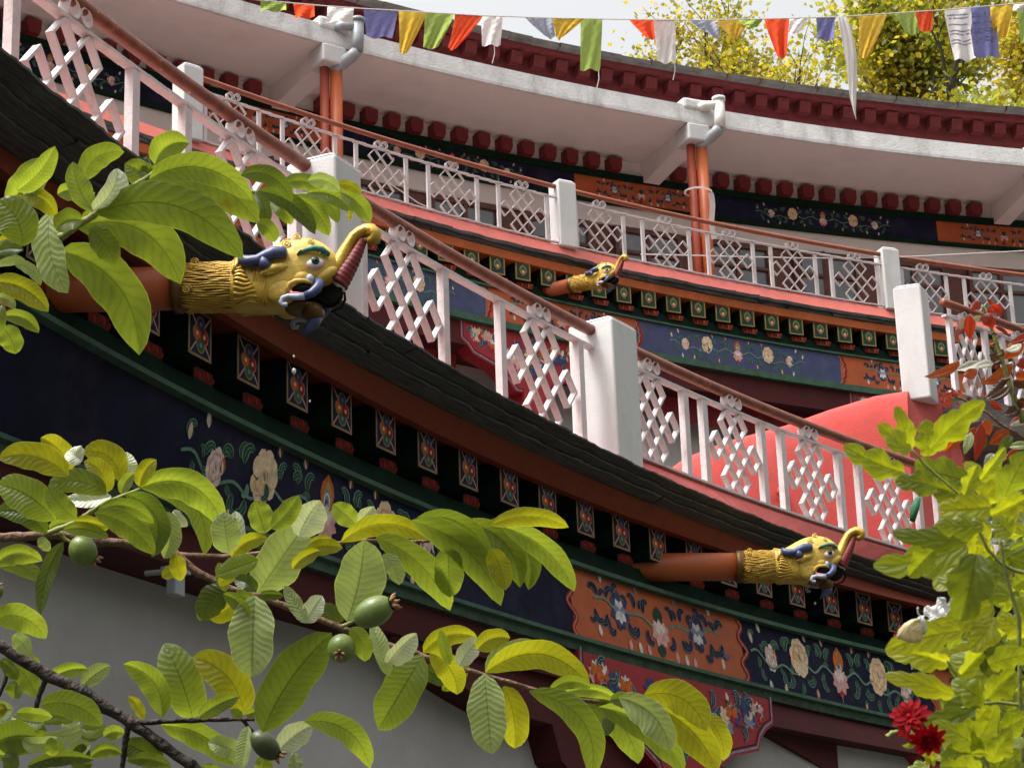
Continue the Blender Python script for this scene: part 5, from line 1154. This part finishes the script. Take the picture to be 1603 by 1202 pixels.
for G_, LV, d0 in ((gU, UPPER, 3.1), (gM, MIDDLE, 3.3), (gL, LOWER, 3.5)):
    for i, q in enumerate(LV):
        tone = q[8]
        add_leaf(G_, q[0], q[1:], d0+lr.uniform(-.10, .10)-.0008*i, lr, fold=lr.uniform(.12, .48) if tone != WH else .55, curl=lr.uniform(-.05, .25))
twig(gU, 'a', [(500, 920), (600, 850), (690, 790), (780, 735), (900, 640), (1060, 530), (1180, 450), (1280, 390), (1335, 325)], (.010, .0055), 3.1, 'stem_green')
twig(gU, 'a', [(-60, 1100), (60, 1050), (185, 1010)], (.009, .007), 3.1, 'stem_green'); twig(gU, 'a', [(775, 740), (780, 640), (785, 540)], (.006, .003), 3.1, 'stem_green')
twig(gU, 'b', [(-240, 300), (200, 330), (620, 380), (960, 405), (1090, 395), (1330, 380)], (.006, .0035), 3.2, 'stem_green')
twig(gM, 'd', [(-60, 915), (150, 910), (330, 890), (500, 890), (830, 950), (1160, 970), (1460, 1050), ('e', 600, 950, 0), ('k', 240, 260, 0), ('k', 370, 330, 0), ('k', 600, 390, 0), ('k', 860, 480, 0), ('k', 1290, 650, 0), ('k', 1580, 760, 0), ('m', 470, 380, 0), ('m', 760, 490, 0), ('m', 960, 540, 0), ('m', 1270, 630, 0), ('n', 100, 580, 0), ('n', 330, 630, 0), ('n', 650, 650, 0), ('n', 900, 655, 0)], (.0125, .0045), 3.32, 'bark', 'branch')
twig(gM, 'e', [(400, 790), (600, 800), (860, 805), (1090, 785), ('f', 0, 480, 0), ('f', 240, 430, 0), ('f', 480, 405, 0), ('g', 0, 415, 0), ('g', 150, 410, 0), ('g', 450, 330, 0), ('g', 700, 285, 0)], (.007, .0035), 3.33, 'bark')
twig(gM, 'd', [(370, 890), (480, 850), (650, 780), (760, 700), (890, 620), (1020, 570), (1170, 510)], (.008, .0045), 3.3, 'stem_green')
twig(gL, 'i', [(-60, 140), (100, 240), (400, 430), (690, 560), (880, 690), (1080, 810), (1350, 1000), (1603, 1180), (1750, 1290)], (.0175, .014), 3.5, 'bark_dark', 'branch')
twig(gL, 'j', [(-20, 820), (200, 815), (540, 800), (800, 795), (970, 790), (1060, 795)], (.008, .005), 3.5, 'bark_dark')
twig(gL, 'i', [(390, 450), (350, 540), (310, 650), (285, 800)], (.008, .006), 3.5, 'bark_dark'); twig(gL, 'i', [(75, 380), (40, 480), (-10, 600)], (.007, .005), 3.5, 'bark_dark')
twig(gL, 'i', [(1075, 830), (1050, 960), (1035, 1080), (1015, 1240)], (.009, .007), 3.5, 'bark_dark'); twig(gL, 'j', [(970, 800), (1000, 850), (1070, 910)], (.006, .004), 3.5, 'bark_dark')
fruit(gM, 'd', 695, 1030, 138, 118, -65, 3.27, 'guava_skin', (.75, -.55, 0)); twig(gM, 'd', [(500, 870), (545, 930), (590, 950)], (.006, .004), 3.28, 'stem_green')
fruit(gM, 'f', 560, 1000, 180, 125, 28, 3.1, 'guava_skin', (.9, .42, .1)); twig(gM, 'f', [(300, 1120), (350, 1100), (400, 1075)], (.005, .004), 3.26, 'stem_green')
fruit(gM, 'l', 720, 200, 122, 118, 90, 3.2, 'guava_skin', (-.08, -.28, .93))
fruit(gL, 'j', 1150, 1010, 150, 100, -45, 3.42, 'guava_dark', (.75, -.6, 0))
fruit(gL, 'h', -35, 190, 70, 66, 60, 3.45, 'guava_skin', (.4, .9, 0))
# ------------------------------------------------------------------ plants at right
br = random.Random(23)
mum = thing('garden_mum', 'leafy yellow-green chrysanthemum bush filling the lower right foreground', 'plant')
MU, MO, MY = 'mum', 'mum_olive', 'mum_yellow'
MUMS = [('q', 600, 640, 95, 410, 240, .05, 10, MU), ('q', 640, 480, 385, 230, 190, 0, 10, MU), ('q', 650, 440, 535, 85, 170, 0, 5, MU), ('q', 800, 500, 790, 195, 230, 0, 5, MU), ('q', 830, 440, 1275, 50, 260, .05, 10, MU), ('q', 1130, 700, 690, 555, 300, .05, 10, MO), ('q', 880, 760, 525, 720, 210, -.05, 10, MO), ('q', 1100, 850, 690, 740, 220, -.05, 5, MU), ('q', 1110, 830, 1210, 575, 170, 0, 10, MU), ('q', 1240, 700, 1445, 430, 150, 0, 10, MU), ('q', 1430, 870, 1640, 470, 300, .05, 15, MO), ('q', 1250, 880, 1485, 695, 190, .05, 5, MY), ('q', 1320, 930, 890, 960, 310, 0, 5, MY), ('q', 1200, 1130, 855, 1090, 220, 0, 5, MU), ('q', 1330, 1000, 1630, 850, 220, 0, 5, MY),
 ('r', 1120, 280, 345, 455, 300, .06, 10, MU), ('r', 850, 330, 640, 545, 210, 0, 10, MU), ('r', 1130, 240, 500, 170, 220, .04, 10, MO), ('r', 1200, 360, 1075, 910, 400, 0, 10, MO), ('r', 1330, 790, 800, 1010, 240, 0, 10, MY), ('r', 1070, 1000, 445, 1170, 270, -.04, 8, MY), ('r', 1340, 900, 1150, 1160, 270, .05, 5, MY), ('r', 1640, 1000, 1400, 870, 230, .05, 5, MY), ('r', 1640, 560, 1510, 640, 170, 0, 5, MU), ('r', 1260, 110, 880, 110, 230, .05, 10, MU), ('r', 1500, 200, 1350, 60, 230, 0, 10, MU), ('r', 1480, 560, 1250, 420, 240, 0, 10, MO),
 ('s', 1010, 600, 436, 425, 200, -.04, 5, MY), ('s', 970, 330, 450, 225, 220, -.05, 10, MY), ('s', 1080, 420, 1455, 75, 220, .04, 10, MU), ('s', 1310, 340, 1640, 250, 240, .05, 5, MU), ('s', 1300, 620, 1530, 395, 270, .05, 10, MU), ('s', 1280, 640, 1000, 470, 240, 0, 10, MU), ('s', 1330, 640, 770, 860, 320, .04, 12, MO), ('s', 1250, 870, 1000, 910, 190, 0, 5, MY), ('s', 1220, 810, 1315, 680, 150, 0, 5, MY), ('s', 1200, 1150, 960, 1020, 220, 0, 10, MO), ('s', 1330, 1150, 1500, 880, 260, .05, 10, MU), ('s', 1500, 800, 1620, 560, 230, 0, 10, MU), ('s', 1250, 1210, 900, 1190, 220, 0, 10, MU), ('s', 1400, 900, 1640, 760, 230, 0, 10, MU), ('s', 1450, 1180, 1640, 980, 260, 0, 10, MO), ('s', 1250, 1030, 1060, 900, 200, 0, 5, MU)]
for i, q in enumerate(MUMS):
    add_leaf(mum, q[0], q[1:], 1.75+br.uniform(-.10, .12), br, 'leaf', prof='lobed', nu=44, fold=br.uniform(.05, .4), curl=br.uniform(.0, .3), wav=.06)
for i in range(46):
    x = br.uniform(1395, 1640); y = br.uniform(690, 1230)
    if x < 1600-(y-640)*.34 or (x < 1510 and y > 900): continue
    a = radians(br.choice((180, 200, 160, 230, 130, 270, 90, 320))+br.uniform(-25, 25)); l = br.uniform(70, 125)
    m = leaf_mesh((x, y), (x+l*cos(a), y-l*sin(a)*.85), l*br.uniform(.42, .58), br.uniform(-.06, .06), br.uniform(0, 30), 1.9+br.uniform(-.12, .14), br, prof='lobed', nu=36, fold=br.uniform(.05, .35), curl=br.uniform(0, .25), wav=.05)
    m.build('leaf', br.choice((MU, MU, MY, MO)), mum, True)
def back_leaves(parent, n, x0, x1, y0, y1, d, mats, name, seed, ln=(28, 60), prof='lobed'):
    R_ = random.Random(seed); vs = MB()
    for i in range(n):
        x = R_.uniform(x0, x1); y = R_.uniform(y0, y1)
        if x < x0+(x1-x0)*.35 and R_.random() < .5: continue
        a = R_.uniform(0, 2*pi); l = R_.uniform(*ln); mi = R_.randrange(len(mats))
        k = leaf_mesh((x, y), (x+l*cos(a), y+l*sin(a)*.8), l*R_.uniform(.35, .55), R_.uniform(-.1, .1), R_.uniform(0, 55), d+R_.uniform(-.25, .25), R_, prof=prof, nu=18 if prof == 'lobed' else 8)
        o = len(vs.v); f0 = len(vs.f); vs.v += k.v
        for j, f in enumerate(k.f): vs.f.append(tuple(o+z for z in f)); vs.m.append(mi); vs.uv[f0+j] = k.uv[j]
    return vs.build(name, mats, parent, True)
back_leaves(mum, 150, 1470, 1640, 800, 1230, 2.15, [MO, MU, MO, MY], 'inner_foliage', 3)
back_leaves(mum, 60, 1440, 1640, 1080, 1240, 2.0, [MO, MU], 'low_foliage', 5)
for pts, r_ in (([('s', 1700, 670, 0), ('s', 1550, 672, 0), ('s', 1380, 650, 0), ('s', 1230, 665, 0), ('s', 1080, 700, 0)], (.0045, .003)), ([('r', 1700, 530, 0), ('r', 1540, 500, 0), ('r', 1420, 440, 0), ('r', 1300, 320, 0), ('r', 1220, 150, 0), ('q', 1150, 900, 0), ('q', 760, 560, 0), ('q', 650, 430, 0)], (.005, .0025)), ([('s', 1320, 1230, 0), ('s', 1260, 1080, 0), ('s', 1200, 950, 0), ('s', 1310, 680, 0)], (.005, .003)), ([('s', 1600, 1230, 0), ('s', 1570, 700, 0), ('r', 1560, 900, 0), ('r', 1430, 450, 0), ('r', 1400, 200, 0)], (.006, .004)), ([('s', 1120, 540, 0), ('s', 1000, 370, 0), ('s', 960, 300, 0)], (.004, .003))):
    twig(mum, 's', pts, (r_[0]*.6, r_[1]*.6), 1.8, 'stem_green', 'stem')
shr = thing('dark_shrub', 'shaded pale-leaved shrub behind the chrysanthemum bush at the right edge', 'shrub')
back_leaves(shr, 150, 1480, 1660, 740, 1230, 3.6, ['leaf_dark', 'leaf_pale_sheen', 'leaf_dark', 'mum_olive'], 'foliage', 8, (20, 45), 'guava')
m = MB(); m.tube([at(1640, 1300, 3.7), at(1600, 1000, 3.7), at(1580, 760, 3.6)], [.02, .012, .005], 8); m.build('stem', 'bark_dark', shr, True)
# dahlia-like red flowers
def daisy(parent, r, x, y, rad, d, face, n, mat_, seed, layers=3):
    R_ = random.Random(seed); c = at(*zp(r, x, y), d); s = d/FPX/ZS*rad; w_ = (Rv*face[0]+Uv*face[1]-Fv*face[2]).normalized(); u = w_.cross(Vector((.2, .1, 1))).normalized(); v = w_.cross(u); mb = MB()
    for L_ in range(layers):
        for k in range(n-2*L_):
            a = 2*pi*k/(n-2*L_)+L_*.35+R_.uniform(-.12, .12); o = u*cos(a)+v*sin(a); t_ = w_.cross(o); ln = s*(1-.26*L_)*R_.uniform(.85, 1.1); el = .10+.30*L_+R_.uniform(-.1, .12); rows, uvs = [], []
            for i in range(7):
                q = i/6; p = c+o*(ln*q*cos(el))+w_*(ln*q*sin(el)-.18*ln*q*q)+w_*(.03*s*L_); hw = ln*.20*(max(.02, sin(pi*(q*.86+.08))))**.7
                rows.append([p-t_*hw+w_*hw*.35, p, p+t_*hw+w_*hw*.35]); uvs.append([(q, 0), (q, .5), (q, 1)])
            mb.quad_grid(rows, 0, False, uvs)
    f = mb.build('flower', mat_, parent, True)
    k_ = MB(); k_.ell(c+w_*s*.16, (u*s*.16, v*s*.16, w_*s*.12), 10, 6); k_.build('flower_centre', 'petal_red' if mat_ == 'petal_red' else mat_, f, True)
    return f
dah = thing('red_dahlia', 'red dahlia with crimson blooms between the chrysanthemum leaves at bottom right', 'flower')
daisy(dah, 's', 650, 775, 175, 1.72, (-.45, .35, .8), 13, 'petal_red', 1)
daisy(dah, 's', 800, 960, 160, 1.74, (.1, -.2, .9), 13, 'petal_red', 2)
daisy(dah, 's', 640, 150, 150, 2.05, (-.3, .2, .9), 12, 'petal_red', 3)
twig(dah, 's', [(690, 800), (740, 900), (900, 1010), (1000, 1250)], (.003, .004), 2.08, 'stem_green', 'stem')
twig(dah, 's', [(455, 940), (500, 905), (560, 890), (640, 940)], (.004, .002), 2.0, 'stem_green', 'stem')
for q in (('s', 690, 960, 580, 1010, 50, .2, 10, MY), ('s', 690, 965, 620, 1040, 45, .1, 10, MU), ('s', 810, 1180, 775, 1050, 45, 0, 10, MY), ('s', 850, 1190, 830, 1010, 45, 0, 10, MY)): add_leaf(dah, q[0], q[1:], 2.0, br, 'sepal_leaf', prof='ovate')
wf = thing('white_flower', 'crumpled white flower beside the butterfly, half hidden by chrysanthemum leaves', 'flower')
for q in (('r', 980, 900, 770, 800, 130, .1, 30, 'petal_white'), ('r', 980, 880, 880, 720, 150, -.1, 35, 'petal_white'), ('r', 990, 860, 990, 720, 120, 0, 40, 'petal_white'), ('r', 960, 860, 790, 970, 110, .1, 35, 'petal_white'), ('r', 900, 850, 825, 990, 80, 0, 20, 'petal_white'), ('r', 960, 900, 860, 900, 120, 0, 20, 'petal_white')):
    add_leaf(wf, q[0], q[1:], 1.95+br.uniform(-.03, .03), br, 'petal', prof='round', fold=.8, curl=.7, wav=.2)
bf = thing('butterfly', 'cream butterfly with closed wings resting on a red bloom', 'butterfly')
def wing(pts, d, th, name):
    c = at(*zp('r', *pts[0]), d); ring = [at(*zp('r', x, y), d+dd) for x, y, dd in [(a, b, 0) for a, b in pts[1:]]]
    rows = []; uvs = []; n = len(ring)
    for i in range(7):
        t = i/6; rows.append([c.lerp(q, t)-Fv*(.002*sin(pi*t)) for q in ring]); uvs.append([(k/(n-1)*.98, t*.97) for k in range(n)])
    m = MB(); m.quad_grid(rows, 0, False, uvs); o_ = m.build(name, 'wing', bf, True); sd = o_.modifiers.new('t', 'SOLIDIFY'); sd.thickness = .0006
    return o_
wing([(740, 900), (725, 900), (660, 912), (600, 945), (555, 995), (535, 1045), (545, 1062), (610, 1085), (670, 1098), (710, 1095), (745, 1070), (762, 1010), (765, 950), (755, 905)], 1.66, 0, 'wing')
wing([(745, 905), (735, 895), (700, 905), (640, 945), (600, 1000), (575, 1060), (640, 1090), (720, 1080), (768, 1000), (762, 910)], 1.665, 0, 'wing')
m = MB(); m.tube([at(*zp('r', 735, 880), 1.66), at(*zp('r', 750, 920), 1.66), at(*zp('r', 768, 985), 1.66), at(*zp('r', 770, 1030), 1.66)], [.0018, .0026, .0024, .0008], 8); m.build('body', 'petal_white', bf, True)
m = MB(); m.tube([at(*zp('r', 735, 880), 1.66), at(*zp('r', 716, 850), 1.655), at(*zp('r', 714, 805), 1.65)], .0006, 5); m.tube([at(*zp('r', 738, 880), 1.66), at(*zp('r', 760, 880), 1.66), at(*zp('r', 775, 870), 1.66)], .0006, 5); m.build('antenna', 'petal_white', bf, True)
# red-leaved rose
ros = thing('rose_bush', 'rose shoot with thorny green stem and red-bronze leaves at the right edge', 'plant')
RR, RO, RP, RD = 'rose_red', 'rose_orange', 'rose_pale', 'rose_dark'
ROSE = [('p', 1065, 620, 765, 745, 105, .1, 10, RO), ('p', 1225, 620, 1030, 690, 90, .05, 30, RP), ('p', 1110, 250, 1010, 410, 110, .1, 15, RR), ('p', 1060, 350, 1130, 240, 60, 0, 20, RP), ('p', 1140, 230, 1150, 440, 120, 0, 5, RR), ('p', 1160, 300, 1250, 240, 70, .1, 30, RP), ('p', 1250, 240, 1345, 345, 130, .1, 5, RR), ('p', 1500, 635, 1235, 805, 130, .1, 5, RO), ('p', 1140, 680, 1180, 770, 150, 0, 0, RO), ('p', 1350, 640, 1185, 680, 90, -.1, 30, RP), ('p', 1590, 450, 1430, 600, 150, 0, 10, RO), ('p', 1580, 470, 1440, 520, 80, .15, 30, RP), ('p', 1470, 740, 1270, 930, 80, .05, 10, RD), ('p', 1485, 825, 1280, 940, 95, .1, 10, RD), ('p', 1640, 620, 1530, 650, 120, 0, 10, RR), ('p', 1530, 715, 1640, 760, 110, 0, 5, RO), ('p', 1440, 620, 1310, 560, 120, 0, 15, RD), ('p', 1430, 520, 1340, 620, 110, 0, 15, RD),
 ('p', 1250, 130, 1160, 205, 90, -.15, 15, RR), ('p', 1240, 140, 1185, 115, 50, 0, 10, RO), ('p', 1330, 150, 1405, 255, 100, .2, 15, RR), ('p', 1340, 150, 1290, 90, 45, 0, 10, RR), ('p', 1300, 170, 1350, 215, 70, 0, 20, RR), ('p', 1360, 330, 1480, 420, 40, .1, 10, RD), ('p', 1640, 380, 1480, 455, 80, .1, 10, RR), ('p', 1560, 1000, 1430, 1060, 120, .1, 10, RD), ('p', 1540, 960, 1640, 1000, 120, .1, 10, RD), ('p', 1510, 800, 1640, 840, 110, .1, 5, RD),
 ('q', 1090, 270, 925, 475, 110, .05, 5, RO), ('q', 1200, 260, 1085, 360, 90, .1, 10, RO), ('q', 1240, 230, 1190, 545, 120, .05, 10, RR), ('q', 1280, 190, 1310, 330, 120, 0, 5, RO), ('q', 1480, 290, 1310, 400, 150, 0, 5, RO), ('q', 1640, 110, 1475, 235, 90, .1, 15, RR), ('q', 1640, 210, 1480, 250, 80, 0, 20, RP), ('q', 1310, 60, 1425, 125, 80, .1, 10, RR), ('q', 1160, 300, 1100, 490, 90, 0, 25, 'leaf_pale_sheen'), ('q', 1280, 330, 1215, 480, 90, 0, 20, 'leaf_dark'), ('q', 1500, 330, 1380, 470, 110, 0, 10, 'leaf_dark'), ('q', 1640, 400, 1450, 420, 80, 0, 25, 'leaf_pale_sheen'), ('q', 1350, 480, 1265, 580, 80, 0, 30, RP), ('q', 1560, 440, 1440, 530, 80, 0, 15, RR), ('q', 1440, 640, 1340, 720, 80, 0, 10, RO), ('r', 1590, 720, 1500, 800, 110, 0, 5, RO)]
for i, q in enumerate(ROSE):
    q = q[:5]+(q[5]*.82,)+q[6:]
    add_leaf(ros, q[0], q[1:], 2.9+br.uniform(-.08, .08), br, 'leaf', prof='ovate', nu=10, fold=br.uniform(.2, .5), curl=br.uniform(.1, .4))
vs = MB()
for i in range(34):     # fine young crimson leaflets
    x = br.uniform(905, 1060); y = br.uniform(850, 1000); a = br.uniform(0, 6.28); k = leaf_mesh(zp('p', x, y), zp('p', x+55*cos(a), y+45*sin(a)), 3.2, .1, 20, 2.9+br.uniform(-.05, .05), br, prof='ovate', nu=6)
    o = len(vs.v); f0 = len(vs.f); vs.v += k.v
    for j, f in enumerate(k.f): vs.f.append(tuple(o+z for z in f)); vs.m.append(0); vs.uv[f0+j] = k.uv[j]
vs.build('young_leaflets', 'rose_red', ros, True)
twig(ros, 'p', [(1255, 150), (1300, 270), (1370, 440), (1410, 580), (1455, 720), (1490, 850), (1540, 960), (1600, 1130)], (.0035, .0075), 2.92, 'stem_green', 'stem')
twig(ros, 'p', [(950, 880), (1100, 940), (1300, 1050), ('q', 1400, 230, 0), ('q', 1640, 370, 0)], (.002, .004), 2.93, 'bark', 'stem'); twig(ros, 'p', [(1520, 600), (1515, 720), (1520, 840), (1530, 960)], (.0015, .0018), 2.9, 'bark', 'stem')
m = MB(); thr = [(1290, 250), (1335, 380), (1360, 470), (1420, 560), (1400, 620), (1480, 760)]
for x, y in thr:
    a = at(*zp('p', x, y), 2.9); m.tube([a, a+Rv*.008*(1 if x % 20 else -1)-Uv*.002], [.0025, .0003], 6)
m.build('thorn', 'bark', ros, True)
# green bent pipe by the end of the railing
m = MB(); m.tube([at(1437, 780, 23.4), at(1432, 796, 23.35), at(1428, 815, 23.3)], [.03, .045, .03], 12); tag(m.build('green_pipe', 'paint_mgreen', None, True), 'short green pipe end beside the right railing, behind the chrysanthemum leaves', 'pipe')
